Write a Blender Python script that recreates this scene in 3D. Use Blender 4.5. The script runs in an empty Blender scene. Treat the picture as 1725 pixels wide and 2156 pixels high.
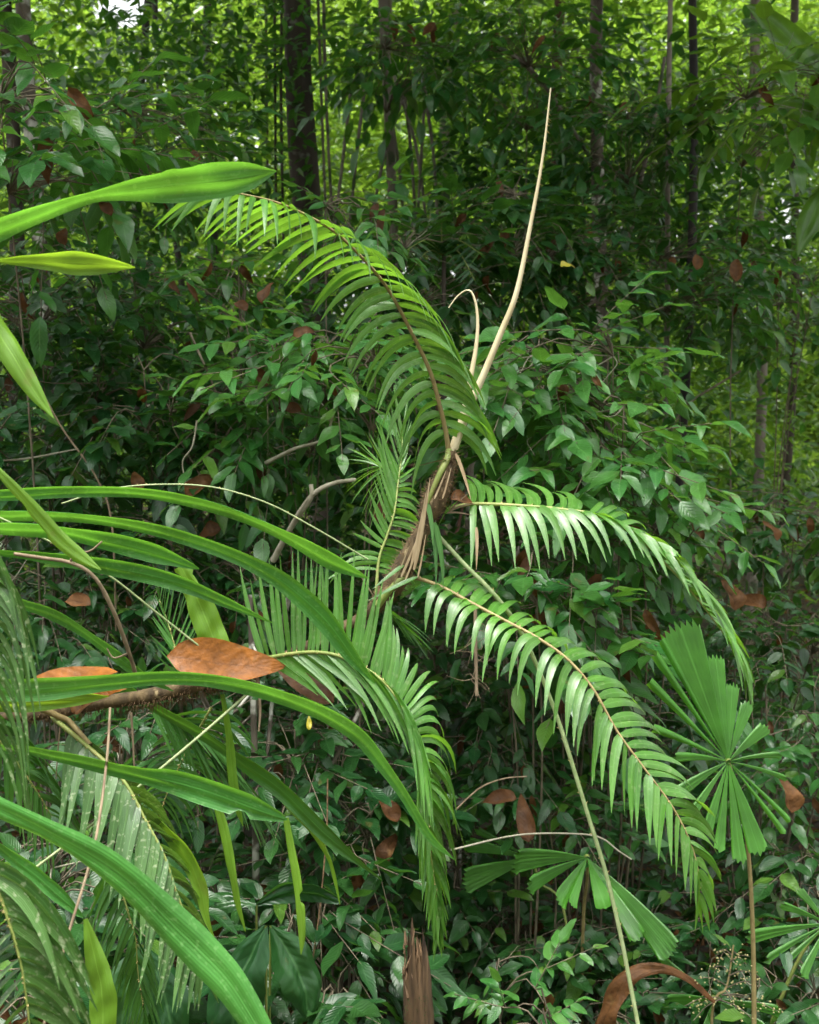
import bpy, math, random
import numpy as np
from mathutils import Vector, Matrix
random.seed(7)
RNG = np.random.default_rng(11)
R = math.radians

# ------------------------------------------------------------------ camera, sky, sun, exposure
scene = bpy.context.scene
F = 2400.0                     # focal length in pixels of a 1725 x 2156 picture
CX, CY, HOR = 862.5, 1078.0, 900.0
PITCH = math.atan((CY - HOR) / F)
CAM = Vector((0, 0, 1.6))
FWD = Vector((0, math.cos(PITCH), -math.sin(PITCH)))
RIGHT = Vector((1, 0, 0))
UPV = RIGHT.cross(FWD)
cam = bpy.data.cameras.new('camera')
cam.sensor_fit = 'HORIZONTAL'; cam.sensor_width = 24.0; cam.lens = 24.0 * F / 1725.0
cam.clip_start = 0.05; cam.clip_end = 500
cam.dof.use_dof = True; cam.dof.focus_distance = 3.1; cam.dof.aperture_fstop = 5.0
camo = bpy.data.objects.new('camera', cam)
camo.location = CAM
camo.rotation_euler = (math.pi / 2 - PITCH, 0, 0)
scene.collection.objects.link(camo)
scene.camera = camo

world = bpy.data.worlds.new('World'); scene.world = world; world.use_nodes = True
wt = world.node_tree; wt.nodes.clear()
sky = wt.nodes.new('ShaderNodeTexSky'); sky.sky_type = 'NISHITA'; sky.sun_disc = False
SUN_EL, SUN_ROT = R(80), R(200)
sky.sun_elevation = SUN_EL; sky.sun_rotation = SUN_ROT
sky.air_density = 1.0; sky.dust_density = 6.0; sky.ozone_density = 1.0
hs = wt.nodes.new('ShaderNodeHueSaturation'); hs.inputs['Saturation'].default_value = 0.12
bg = wt.nodes.new('ShaderNodeBackground'); bg.inputs['Strength'].default_value = 0.15
wo = wt.nodes.new('ShaderNodeOutputWorld')
wt.links.new(sky.outputs[0], hs.inputs['Color']); wt.links.new(hs.outputs[0], bg.inputs['Color']); wt.links.new(bg.outputs[0], wo.inputs['Surface'])
sun = bpy.data.lights.new('sun', 'SUN'); sun.energy = 1.5; sun.angle = R(22); sun.color = (1, 0.95, 0.86)
suno = bpy.data.objects.new('sun', sun)
sd = Vector((math.sin(SUN_ROT) * math.cos(SUN_EL), math.cos(SUN_ROT) * math.cos(SUN_EL), math.sin(SUN_EL)))
suno.rotation_euler = sd.to_track_quat('Z', 'Y').to_euler(); suno.location = (0, 0, 30)
scene.collection.objects.link(suno)
scene.view_settings.view_transform = 'Standard'; scene.view_settings.look = 'None'
scene.view_settings.exposure = 2.1; scene.view_settings.gamma = 1.0
scene.view_settings.use_curve_mapping = False
scene.render.engine = 'CYCLES'
scene.cycles.max_bounces = 5; scene.cycles.diffuse_bounces = 2; scene.cycles.glossy_bounces = 2
scene.cycles.transmission_bounces = 3; scene.cycles.use_denoising = True
scene.cycles.caustics_reflective = False; scene.cycles.caustics_refractive = False

# ------------------------------------------------------------------ helpers
COL = scene.collection
def W(px, py, d):
    """picture direction (1725 x 2156 grid) at depth d metres -> world point"""
    return CAM + FWD * d + RIGHT * ((px - CX) / F * d) - UPV * ((py - CY) / F * d)
def D(dx, dy, dd, d):
    return RIGHT * (dx / F * d) - UPV * (dy / F * d) + FWD * dd
def proj(p):
    q = np.asarray(p, float) - np.array(CAM)
    dep = q @ np.array(FWD)
    return CX + F * (q @ np.array(RIGHT)) / dep, CY - F * (q @ np.array(UPV)) / dep, dep
def ground(x, y):
    ys = [-60, 0.6, 2.0, 3.4, 6, 15, 40, 90, 200]
    zs = [0, 0, -0.45, -0.95, -1.2, -1.1, 0.3, 4, 10]
    return float(np.interp(y, ys, zs)) + 0.06 * math.sin(x * 1.7 + y) + 0.05 * math.sin(y * 2.3 - x * .8)
def np_mesh(name, V, Q, uv=None, rnd=None, mats=None, smooth=True, mi=None):
    V = np.asarray(V, np.float32); Q = np.asarray(Q, np.int32)
    me = bpy.data.meshes.new(name)
    n, k = Q.shape
    me.vertices.add(len(V)); me.vertices.foreach_set('co', V.ravel())
    me.loops.add(n * k); me.loops.foreach_set('vertex_index', Q.ravel())
    me.polygons.add(n); me.polygons.foreach_set('loop_start', np.arange(0, n * k, k, dtype=np.int32))
    me.polygons.foreach_set('loop_total', np.full(n, k, np.int32))
    if smooth: me.polygons.foreach_set('use_smooth', np.ones(n, bool))
    if mi is not None: me.polygons.foreach_set('material_index', np.asarray(mi, np.int32))
    if uv is not None:
        l = me.uv_layers.new(name='UVMap')
        l.data.foreach_set('uv', np.asarray(uv, np.float32)[Q.ravel()].ravel())
    if rnd is not None:
        a = me.attributes.new('rnd', 'FLOAT', 'POINT'); a.data.foreach_set('value', np.asarray(rnd, np.float32))
    for m in (mats or []): me.materials.append(m)
    me.update(calc_edges=True)
    return me
def link(name, data, parent=None, loc=None):
    o = bpy.data.objects.new(name, data); COL.objects.link(o)
    if parent: o.parent = parent
    if loc is not None: o.location = loc
    return o
def tag(o, label, cat=None, group=None, kind=None):
    if label: o['label'] = label
    if cat: o['category'] = cat
    if group: o['group'] = group
    if kind: o['kind'] = kind
    return o
def thing(name, label, cat, loc, group=None):
    return tag(link(name, None, None, loc), label, cat, group)
def catmull(P, n):
    P = np.asarray(P, float)
    if len(P) == 2: return P[0] + (P[1] - P[0]) * np.linspace(0, 1, n)[:, None]
    seg = np.linalg.norm(np.diff(P[:, :3], axis=0), axis=1); s = np.concatenate([[0], np.cumsum(seg)]); s /= s[-1]
    E = np.vstack([2 * P[0] - P[1], P, 2 * P[-1] - P[-2]])
    out = []
    for u in np.linspace(0, 1, n):
        i = min(max(np.searchsorted(s, u, side='right') - 1, 0), len(P) - 2)
        t = (u - s[i]) / max(s[i + 1] - s[i], 1e-9)
        p0, p1, p2, p3 = E[i], E[i + 1], E[i + 2], E[i + 3]
        out.append(.5 * (2 * p1 + (p2 - p0) * t + (2 * p0 - 5 * p1 + 4 * p2 - p3) * t * t + (3 * p1 - p0 - 3 * p2 + p3) * t ** 3))
    return np.array(out)
def nrm(a):
    return a / np.maximum(np.linalg.norm(a, axis=-1, keepdims=True), 1e-9)
class Geo:
    """collects quads of one mesh"""
    def __init__(s): s.V = []; s.Q = []; s.U = []; s.n = 0; s.R = []
    def add(s, V, Q, U=None, r=0.0):
        V = np.asarray(V, float); s.V.append(V); s.Q.append(np.asarray(Q, int) + s.n); s.n += len(V)
        s.U.append(np.zeros((len(V), 2)) if U is None else np.asarray(U, float)); s.R.append(np.full(len(V), r))
    def tube(s, P, rad, k=6, r=0.0, rough=0.0):
        P = np.asarray(P, float); n = len(P); rad = np.broadcast_to(np.asarray(rad, float), (n,)).copy()
        T = nrm(np.gradient(P, axis=0)); ref = np.array([0.31, 0.2, 0.93]) if abs(T[0][2]) < .8 else np.array([0.93, 0.2, 0.1])
        A = nrm(np.cross(T, ref)); B = np.cross(T, A)
        ang = np.arange(k) * 2 * math.pi / k
        rr = rad[:, None] * (1 + rough * RNG.uniform(-1, 1, (n, k)))
        V = P[:, None, :] + rr[..., None] * (np.cos(ang)[None, :, None] * A[:, None, :] + np.sin(ang)[None, :, None] * B[:, None, :])
        Q = [(i * k + j, i * k + (j + 1) % k, (i + 1) * k + (j + 1) % k, (i + 1) * k + j) for i in range(n - 1) for j in range(k)]
        L = np.concatenate([[0], np.cumsum(np.linalg.norm(np.diff(P, axis=0), axis=1))])
        U = np.stack([np.tile(ang / 6.283, n), np.repeat(L, k)], 1)
        s.add(V.reshape(-1, 3), Q, U, r)
    def spike(s, p, d, w):
        d = np.asarray(d, float); a = np.cross(d, [0.3, 0.5, 0.81]); a = a / max(np.linalg.norm(a), 1e-9) * w; b = np.cross(d, a); b = b / max(np.linalg.norm(b), 1e-9) * w
        p = np.asarray(p, float)
        s.add([p + a, p - .5 * a + .87 * b, p - .5 * a - .87 * b, p + d, p + d * 1.001], [(0, 1, 3, 4), (1, 2, 3, 4), (2, 0, 3, 4)])
    def mesh(s, name, mats, smooth=True):
        return np_mesh(name, np.vstack(s.V), np.vstack(s.Q), np.vstack(s.U), np.concatenate(s.R), mats, smooth)
    def obj(s, name, mat, parent=None, label=None, kind=None, loc=None):
        if parent is not None:
            off = np.array(parent.matrix_basis.translation) if parent.parent is None else np.array(parent.parent.matrix_basis.translation)
            s.V = [v - off for v in s.V]
        elif loc is not None:
            s.V = [v - np.array(loc) for v in s.V]
        o = link(name, s.mesh(name, [mat]), parent, loc if parent is None else None)
        return tag(o, label, kind=kind)

# ------------------------------------------------------------------ materials
def new_mat(name):
    m = bpy.data.materials.new(name); m.use_nodes = True; m.node_tree.nodes.clear()
    t = m.node_tree
    N = lambda ty, **kw: (lambda n: ([setattr(n, k, v) for k, v in kw.items()], n)[1])(t.nodes.new('ShaderNode' + ty))
    L = t.links.new
    return m, t, N, L
def math_n(N, L, op, a, b=None, c=None):
    n = N('Math', operation=op)
    for i, v in enumerate((a, b, c)):
        if v is None: continue
        if isinstance(v, (int, float)): n.inputs[i].default_value = v
        else: L(v, n.inputs[i])
    return n.outputs[0]
def mixc(N, L, fac, a, b, mode='MIX'):
    n = N('Mix', data_type='RGBA', blend_type=mode)
    for i, v in ((0, fac), (6, a), (7, b)):
        if isinstance(v, (int, float)): n.inputs[i].default_value = v
        elif isinstance(v, tuple): n.inputs[i].default_value = (*v, 1)
        else: L(v, n.inputs[i])
    return n.outputs[2]
def leaf_mat(name, c1, c2, trans, rough=0.36, tmix=0.4, veins='pinnate', spots=0.0, spotcol=(.35, .42, .2), blemish=0.0, spec=0.5, bump=0.4, rib=None, coat=.35, young=False, wrinkle=0):
    """two-sided leaf: glossy skin over a translucent blade; uv.x across (0.5 = midrib), uv.y along"""
    m, t, N, L = new_mat(name)
    uv = N('UVMap'); sp = N('SeparateXYZ'); L(uv.outputs[0], sp.inputs[0])
    U, V = sp.outputs[0], sp.outputs[1]
    oi = N('ObjectInfo'); at = N('Attribute', attribute_name='rnd')
    rnd = math_n(N, L, 'FRACT', math_n(N, L, 'ADD', oi.outputs['Random'], at.outputs['Fac']))
    geo = N('NewGeometry'); pos = geo.outputs['Position']
    no = N('TexNoise'); no.inputs['Scale'].default_value = 9; no.inputs['Detail'].default_value = 2; L(pos, no.inputs['Vector'])
    col = mixc(N, L, rnd, c1, c2)
    if young: col = mixc(N, L, math_n(N, L, 'MULTIPLY', math_n(N, L, 'GREATER_THAN', rnd, .93), .6), col, (.11, .22, .025))
    nv = math_n(N, L, 'MULTIPLY_ADD', no.outputs['Fac'], 1.1, 0.45)
    col = mixc(N, L, 1.0, col, nv, 'MULTIPLY')
    hd = math_n(N, L, 'ABSOLUTE', math_n(N, L, 'SUBTRACT', U, 0.5))
    if veins == 'pinnate':
        w = math_n(N, L, 'SINE', math_n(N, L, 'MULTIPLY', math_n(N, L, 'SUBTRACT', V, math_n(N, L, 'MULTIPLY', hd, 0.5)), 62.0))
    else:
        w = math_n(N, L, 'SINE', math_n(N, L, 'MULTIPLY', U, 75.0))
    mid = math_n(N, L, 'LESS_THAN', hd, 0.025)
    vl = math_n(N, L, 'GREATER_THAN', w, 0.9)
    lf = math_n(N, L, 'MULTIPLY', math_n(N, L, 'MAXIMUM', mid, math_n(N, L, 'MULTIPLY', vl, 0.22 if veins == 'pinnate' else .18)), 0.4 if rib is None else .35)
    rc = rib or tuple(min(1, x * 1.9 + .03) for x in c2)
    col = mixc(N, L, lf, col, rc)
    if spots > 0:
        n2 = N('TexNoise'); n2.inputs['Scale'].default_value = 95; n2.inputs['Detail'].default_value = 4; L(pos, n2.inputs['Vector'])
        rp = N('ValToRGB'); rp.color_ramp.elements[0].position = .57; rp.color_ramp.elements[1].position = .66; L(n2.outputs['Fac'], rp.inputs[0])
        col = mixc(N, L, math_n(N, L, 'MULTIPLY', rp.outputs[0], spots), col, spotcol)
    if blemish > 0:
        n3 = N('TexNoise'); n3.inputs['Scale'].default_value = 16; n3.inputs['Detail'].default_value = 5; L(pos, n3.inputs['Vector'])
        rp = N('ValToRGB'); rp.color_ramp.elements[0].position = .66; rp.color_ramp.elements[1].position = .7; L(n3.outputs['Fac'], rp.inputs[0])
        col = mixc(N, L, math_n(N, L, 'MULTIPLY', rp.outputs[0], blemish), col, (.16, .09, .03))
    bp = N('Bump'); bp.inputs['Strength'].default_value = bump; bp.inputs['Distance'].default_value = 0.004
    L(math_n(N, L, 'ADD', math_n(N, L, 'MULTIPLY', w, 0.24), math_n(N, L, 'MULTIPLY', no.outputs['Fac'], 3.0)), bp.inputs['Height'])
    if wrinkle:
        wn = N('TexNoise'); wn.inputs['Scale'].default_value = 45; wn.inputs['Detail'].default_value = 5; L(pos, wn.inputs['Vector'])
        L(math_n(N, L, 'ADD', math_n(N, L, 'MULTIPLY', w, 0.12), math_n(N, L, 'MULTIPLY', wn.outputs['Fac'], 3.0)), bp.inputs['Height'])
        col = mixc(N, L, 1.0, col, math_n(N, L, 'MULTIPLY_ADD', wn.outputs['Fac'], 1.6, .2), 'MULTIPLY')
    pr = N('BsdfPrincipled'); L(col, pr.inputs['Base Color']); L(bp.outputs[0], pr.inputs['Normal'])
    L(math_n(N, L, 'MULTIPLY_ADD', no.outputs['Fac'], 0.35, rough - 0.17), pr.inputs['Roughness'])
    pr.inputs['Coat Weight'].default_value = coat; pr.inputs['Coat Roughness'].default_value = .22
    pr.inputs['Specular IOR Level'].default_value = spec
    tr = N('BsdfTranslucent'); L(mixc(N, L, 1.0, mixc(N, L, 0.75, col, trans), nv, 'MULTIPLY'), tr.inputs['Color'])
    mx = N('MixShader'); mx.inputs[0].default_value = tmix
    L(pr.outputs[0], mx.inputs[1]); L(tr.outputs[0], mx.inputs[2])
    out = N('OutputMaterial'); L(mx.outputs[0], out.inputs['Surface'])
    return m
def bark_mat(name, c1, c2, c3=None, scale=8, stretch=.25, c3pos=.6, rough=.85, bump=.6, c3scale=5):
    m, t, N, L = new_mat(name)
    geo = N('NewGeometry'); mp = N('Mapping'); mp.inputs['Scale'].default_value = (1, 1, stretch); L(geo.outputs['Position'], mp.inputs['Vector'])
    no = N('TexNoise'); no.inputs['Scale'].default_value = scale; no.inputs['Detail'].default_value = 8; L(mp.outputs[0], no.inputs['Vector'])
    rp = N('ValToRGB'); rp.color_ramp.elements[0].position = .35; rp.color_ramp.elements[1].position = .7; L(no.outputs['Fac'], rp.inputs[0])
    col = mixc(N, L, rp.outputs[0], c1, c2)
    if c3:
        n2 = N('TexNoise'); n2.inputs['Scale'].default_value = c3scale; n2.inputs['Detail'].default_value = 6; L(geo.outputs['Position'], n2.inputs['Vector'])
        r2 = N('ValToRGB'); r2.color_ramp.elements[0].position = c3pos; r2.color_ramp.elements[1].position = c3pos + .06; L(n2.outputs['Fac'], r2.inputs[0])
        col = mixc(N, L, r2.outputs[0], col, c3)
    bp = N('Bump'); bp.inputs['Strength'].default_value = bump; bp.inputs['Distance'].default_value = .01; L(no.outputs['Fac'], bp.inputs['Height'])
    pr = N('BsdfPrincipled'); L(col, pr.inputs['Base Color']); L(bp.outputs[0], pr.inputs['Normal']); pr.inputs['Roughness'].default_value = rough
    out = N('OutputMaterial'); L(pr.outputs[0], out.inputs['Surface'])
    return m

M = {}
M['frond'] = leaf_mat('frond_leaf', (.055, .18, .022), (.09, .235, .034), (.24, .5, .025), .33, .42, 'parallel', spots=.3, bump=.25, coat=.5)
M['frond_dark'] = leaf_mat('frond_dark_leaf', (.028, .11, .016), (.05, .16, .022), (.15, .38, .02), .34, .36, 'parallel', bump=.25)
M['frond_mottled'] = leaf_mat('mottled_leaf', (.045, .12, .025), (.07, .16, .035), (.14, .3, .02), .34, .3, 'parallel', spots=.8, spotcol=(.3, .37, .2), bump=.25)
M['strap'] = leaf_mat('strap_leaf', (.042, .19, .03), (.065, .235, .04), (.2, .48, .03), .32, .4, 'parallel', spots=.5, spotcol=(.17, .38, .11), blemish=.12, bump=.2, coat=.3, spec=.4)
M['strap_lime'] = leaf_mat('lime_strap_leaf', (.11, .25, .018), (.15, .3, .028), (.36, .58, .03), .35, .5, 'parallel', blemish=.3, bump=.2)
M['strap_dark'] = leaf_mat('dark_strap_leaf', (.03, .12, .014), (.04, .15, .018), (.15, .38, .02), .35, .36, 'parallel', bump=.2)
M['fan'] = leaf_mat('fan_leaf', (.06, .22, .022), (.075, .25, .03), (.26, .58, .02), .37, .44, 'parallel', bump=.2)
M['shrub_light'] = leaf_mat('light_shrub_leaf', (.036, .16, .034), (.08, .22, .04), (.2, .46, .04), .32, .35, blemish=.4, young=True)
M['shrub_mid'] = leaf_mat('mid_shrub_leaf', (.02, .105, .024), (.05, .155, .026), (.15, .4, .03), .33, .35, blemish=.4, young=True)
M['shrub_dark'] = leaf_mat('dark_shrub_leaf', (.012, .062, .017), (.03, .10, .02), (.1, .28, .02), .33, .32, blemish=.35, coat=.15, young=True)  # dark leaf green, also given to low shrubs to stand for their shade
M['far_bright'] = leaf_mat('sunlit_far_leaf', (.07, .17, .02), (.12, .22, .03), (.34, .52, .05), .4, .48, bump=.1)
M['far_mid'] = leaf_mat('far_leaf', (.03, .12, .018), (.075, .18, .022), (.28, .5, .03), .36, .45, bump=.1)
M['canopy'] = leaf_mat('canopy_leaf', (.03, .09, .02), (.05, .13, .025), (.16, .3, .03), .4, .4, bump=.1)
M['dead'] = leaf_mat('dead_leaf', (.065, .027, .009), (.13, .058, .018), (.2, .08, .02), .6, .22, blemish=.6, rib=(.035, .018, .008), coat=0, bump=.5, spec=.25, wrinkle=1)
M['dead_orange'] = leaf_mat('orange_dead_leaf', (.23, .078, .008), (.29, .1, .012), (.36, .12, .01), .5, .25, blemish=.6, rib=(.11, .04, .01), bump=.4, spec=.3, coat=.1, wrinkle=1, spots=.3, spotcol=(.12, .05, .02))
M['yellow'] = leaf_mat('yellow_leaf', (.45, .4, .03), (.5, .42, .04), (.5, .42, .04), .45, .35, rib=(.3, .22, .03))
M['bark_dark'] = bark_mat('dark_bark', (.028, .02, .015), (.085, .065, .05), (.2, .2, .17), 6, .2, .66)
M['bark_pale'] = bark_mat('pale_bark', (.12, .1, .08), (.24, .21, .17), (.05, .07, .03), 9, .3, .56)
M['bark_mottled'] = bark_mat('mottled_bark', (.05, .04, .028), (.13, .11, .08), (.4, .4, .34), 12, .5, .52, c3scale=6)
M['bark_black'] = bark_mat('black_bark', (.012, .011, .01), (.03, .026, .02), None, 8, .2)
M['bark_red'] = bark_mat('red_bark', (.06, .025, .015), (.11, .05, .03), None, 14, .2)
M['twig'] = bark_mat('twig_bark', (.07, .055, .035), (.2, .165, .11), None, 30, .5)
M['twig_pale'] = bark_mat('bleached_wood', (.22, .2, .14), (.36, .34, .26), (.1, .11, .05), 25, .4, .62)
M['dry_vine'] = bark_mat('dry_vine', (.14, .1, .06), (.26, .2, .125), None, 40, .4)
M['dry_strip'] = bark_mat('dry_strip', (.28, .2, .11), (.45, .36, .22), None, 50, .3, bump=.2)
M['rachis'] = bark_mat('green_rachis', (.16, .22, .045), (.26, .28, .08), None, 40, .6, rough=.5, bump=.1)
M['rachis_brown'] = bark_mat('tan_rachis', (.2, .15, .06), (.3, .24, .1), None, 60, .6, rough=.6, bump=.2)
M['spear'] = bark_mat('pale_spear', (.46, .39, .22), (.58, .52, .34), (.3, .2, .1), 30, .3, .68, rough=.55, bump=.15)
M['thorn'] = bark_mat('yellow_thorn', (.36, .28, .1), (.5, .4, .16), None, 60, 1, rough=.5, bump=0)
M['whip'] = bark_mat('green_whip', (.22, .29, .12), (.34, .4, .2), None, 60, 1, rough=.5, bump=0)
M['sheath'] = bark_mat('fibrous_sheath', (.05, .032, .014), (.16, .11, .05), (.3, .23, .12), 45, .35, .62, bump=1.0, c3scale=30)
M['hair'] = bark_mat('brown_spines', (.07, .04, .02), (.24, .15, .07), None, 80, 1, bump=0)
M['rot'] = bark_mat('rotten_wood', (.05, .028, .014), (.16, .095, .045), (.38, .36, .27), 40, .12, .66, bump=1.0, c3scale=14)
M['moss'] = bark_mat('moss', (.03, .05, .012), (.07, .1, .02), None, 60, 1)
M['bud'] = bark_mat('cream_bud', (.36, .32, .13), (.48, .43, .2), None, 90, 1, rough=.5, bump=0)
M['soil'] = bark_mat('forest_soil', (.018, .012, .008), (.06, .038, .022), (.11, .06, .03), 7, 1, .6, bump=.8, c3scale=22)

# ------------------------------------------------------------------ ground
xs = np.concatenate([np.linspace(-220, -14, 20), np.linspace(-12, 12, 60), np.linspace(14, 220, 20)])
ysg = np.concatenate([np.linspace(-120, -3, 14), np.linspace(-2, 22, 70), np.linspace(24, 220, 28)])
GV = [(x, y, ground(x, y)) for y in ysg for x in xs]
nx = len(xs)
GQ = [(j * nx + i, j * nx + i + 1, (j + 1) * nx + i + 1, (j + 1) * nx + i) for j in range(len(ysg) - 1) for i in range(nx - 1)]
tag(link('ground', np_mesh('ground', GV, GQ, mats=[M['soil']])), 'dark forest floor of soil and rotting leaves', kind='structure')

# ------------------------------------------------------------------ leaf templates
def leaf_template(rows=6, width=.42, droop=.18, fold=.12, tip=1.0, curl=0.0, wav=0.0, ph=0):
    V, U = [], []
    for i in range(rows):
        s = i / (rows - 1)
        w = width * .5 * (math.sin(math.pi * min(1, s ** .8)) ** .75) * (1 - .25 * s) + .004
        if i == rows - 1: w = .003
        z = -droop * s * s + curl * math.sin(s * 3)
        x0 = .04 * math.sin(s * 2.5 + ph)
        for c in (-1, 0, 1):
            V.append((x0 + c * w, s, z + abs(c) * fold * w * 2 + wav * math.sin(s * 9 + ph + c) * .03)); U.append((.5 + .5 * c, s))
    Q = [(i * 3 + c, i * 3 + c + 1, (i + 1) * 3 + c + 1, (i + 1) * 3 + c) for i in range(rows - 1) for c in range(2)]
    return np.array(V), np.array(Q), np.array(U)
LT = [leaf_template(7, .46, .22, .16, wav=1, ph=0), leaf_template(7, .5, .12, .1, wav=1, ph=2), leaf_template(7, .42, .34, .22, wav=1.2, ph=4), leaf_template(7, .54, .05, .18, curl=-.04, wav=1, ph=1)]
LM = [leaf_template(4, .48, .2, .14), leaf_template(4, .5, .3, .2)]
SV = np.array([(0, 0, 0), (0, 1, -.1), (-.2, .3, .03), (-.17, .68, 0), (.2, .3, .03), (.17, .68, 0)]); SQ = np.array([(0, 1, 3, 2), (0, 4, 5, 1)]); SU = np.array([(.5, 0), (.5, 1), (0, .3), (0, .7), (1, .3), (1, .7)])
LS = (SV, SQ, SU)
def frames(axis, up):
    Y = nrm(axis); Z = nrm(up - (up * Y).sum(-1, keepdims=True) * Y); X = np.cross(Y, Z)
    return np.stack([X, Y, Z], -1)          # columns
def cloud(name, pos, Fr, size, tmpl, mat, parent=None, off=None):
    V, Q, U = tmpl; n = len(pos); k = len(V)
    P = np.einsum('nij,vj->nvi', Fr, V) * size[:, None, None] + pos[:, None, :]
    if off is not None: P = P - np.array(off)
    QQ = (Q[None] + (np.arange(n) * k)[:, None, None]).reshape(-1, 4)
    return np_mesh(name, P.reshape(-1, 3), QQ, np.tile(U, (n, 1)), np.repeat(RNG.random(n), k), [mat])
def rand_frames(n, flat=.7, droop=.25):
    a = RNG.uniform(0, 2 * math.pi, n)
    ax = np.stack([np.cos(a), np.sin(a), RNG.normal(-droop, .35, n)], 1)
    up = np.stack([RNG.normal(0, 1 - flat, n), RNG.normal(-.12, 1 - flat, n), np.ones(n)], 1)
    return frames(ax, up)

# ------------------------------------------------------------------ trees
def tree(name, label, px, depth, wpx, mat, ybase=None, lean=0, height=15, crown=True, group=None, top=None, cr=2.8, cn=1500, kind='canopy', ctop=None):
    c = W(px, 900, depth); x0, y0 = c.x, c.y
    z0 = ground(x0, y0)
    root = thing(name, label, 'tree', (x0, y0, z0), group)
    r = wpx / 2 / F * depth
    hs = np.linspace(-.25, height, 26)
    sw = RNG.normal(0, 1, 4)
    P = [(x0 + lean * h + (r * .5 + .05) * (math.sin(h * .7 + sw[0]) - math.sin(sw[0])), y0 + r * .5 * math.sin(h * .5 + sw[1]), z0 + h) for h in hs]
    rad = [r * (1.0 + .5 * math.exp(-max(h, 0) * 2.2) - .35 * max(h, 0) / height) for h in hs]
    g = Geo(); g.tube(P, rad, 12 if wpx > 25 else 7, rough=.07)
    tops = []
    for k in range(5):
        a = k * 1.26 + sw[2]; hb = height * (.62 + .07 * k)
        i = int(np.argmin(np.abs(hs - hb))); b = np.array(P[i]); L = cr * RNG.uniform(.6, 1)
        e = b + np.array([math.cos(a) * L, math.sin(a) * L, L * .7]); m = (b + e) / 2 + np.array([0, 0, -.2])
        g.tube(catmull([b, m, e], 7), np.linspace(rad[i] * .5, .01, 7), 5); tops.append(e)
    tops.append(np.array(P[-1]))
    g.obj('trunk', mat, root)
    if crown:
        cs = np.array(tops)[RNG.integers(0, len(tops), cn)]
        pos = cs + RNG.normal(0, 1, (cn, 3)) * np.array([cr * .38, cr * .38, cr * .28])
        link('crown', cloud('crown', pos, rand_frames(cn), RNG.uniform(.22, .46, cn), LS, M[kind], off=(x0, y0, z0)), root)
    return root

tree('rainforest_tree', 'thick dark trunked tree standing highest behind the arching frond', 655, 11, 66, M['bark_dark'], height=17, lean=.004, cr=3.4)
tree('rainforest_tree', 'slim grey tree ringed by slanting dry stems right of the thick dark trunk', 800, 10, 24, M['bark_pale'], height=14)
tree('rainforest_tree', 'pale mottled tree behind the tip of the tall spear', 1272, 9, 30, M['bark_mottled'], height=15, lean=.004, cr=3)
tree('rainforest_tree', 'thin pale tree leaning right at the top beside the mottled trunk', 1362, 8.2, 13, M['bark_pale'], lean=.03, height=12, cr=2)
tree('rainforest_tree', 'straight blackish sapling trunk right of the bright shrubs', 1415, 9, 21, M['bark_black'], height=12)
tree('rainforest_tree', 'grey mottled tree half hidden by leaves at the left edge', 100, 8, 34, M['bark_mottled'], height=14, cr=3)
tree('rainforest_tree', 'dark blotched tree cut by the left border of the picture', 2, 9, 34, M['bark_dark'], height=14, cr=3)
tree('rainforest_tree', 'mossy grey pole tree behind the fork of the rattan fronds', 952, 6, 30, M['bark_mottled'], height=2.6, cr=.5, crown=False)
tree('rainforest_tree', 'reddish brown slender tree right behind the rattan stem', 905, 6.4, 24, M['bark_red'], height=3.1, cr=.5, crown=False)
tree('rainforest_tree', 'thin mottled sapling pole standing below the orange dead leaf', 520, 4.3, 19, M['bark_mottled'], height=2.05, cr=.5, crown=False)
for i, (px, d, w, mt, ln, lab) in enumerate([
    (1180, 14, 26, 'bark_red', 0, 'reddish trunk far behind left of the mottled tree'), (1580, 13, 24, 'bark_pale', 0, 'grey trunk among bright leaves on the right'),
    (1640, 15, 20, 'bark_dark', .01, 'dark slim trunk near the right border'), (960, 16, 34, 'bark_pale', 0, 'pale far trunk above the second whip'),
    (270, 15, 20, 'bark_black', .05, 'dark leaning trunk in the upper left leaves'), (420, 16, 16, 'bark_black', -.06, 'thin dark trunk slanting left of the thick dark tree'),
    (450, 17, 22, 'bark_black', .0, 'dark upright trunk far behind the broad arching leaf'), (860, 13, 20, 'bark_pale', -.02, 'pale leaning trunk among the slanting dry stems')]):
    tree('rainforest_tree', lab, px, d, w, M[mt], lean=ln, height=15, cr=2.2, cn=500, kind='canopy')
# unseen forest trees added beside and behind the camera to block low sky light
for i, (x, y) in enumerate([(-10, 2), (-6.5, 9), (10, 3), (7, 10), (-13, -5), (13, -4), (-7, -7), (-3.5, -9), (.5, -8), (4, -9.5), (7.5, -7), (-12, 13), (12, 15)]):
    o = None
    root = thing('rainforest_tree', 'unseen forest tree added outside the picture to block low sky light', 'tree', (x, y, ground(x, y)), 'added trees around the clearing')
    g = Geo(); z0 = ground(x, y); P = [(x + .1 * math.sin(h), y, z0 + h) for h in np.linspace(-.2, 15, 16)]
    g.tube(P, np.linspace(.2, .08, 16), 8); g.obj('trunk', M['bark_dark'], root)
    n = 1800; pos = np.array([x, y, z0 + (9.5 if y > 0 else 6.5)]) + RNG.normal(0, 1, (n, 3)) * np.array([1.7, 1.7, 3.4 if y > 0 else 2.6])
    pos[:, 2] = np.maximum(pos[:, 2], z0 + .3)
    link('crown', cloud('crown', pos, rand_frames(n), RNG.uniform(.2, .42, n), LS, M['canopy'], off=(x, y, z0)), root)

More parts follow.
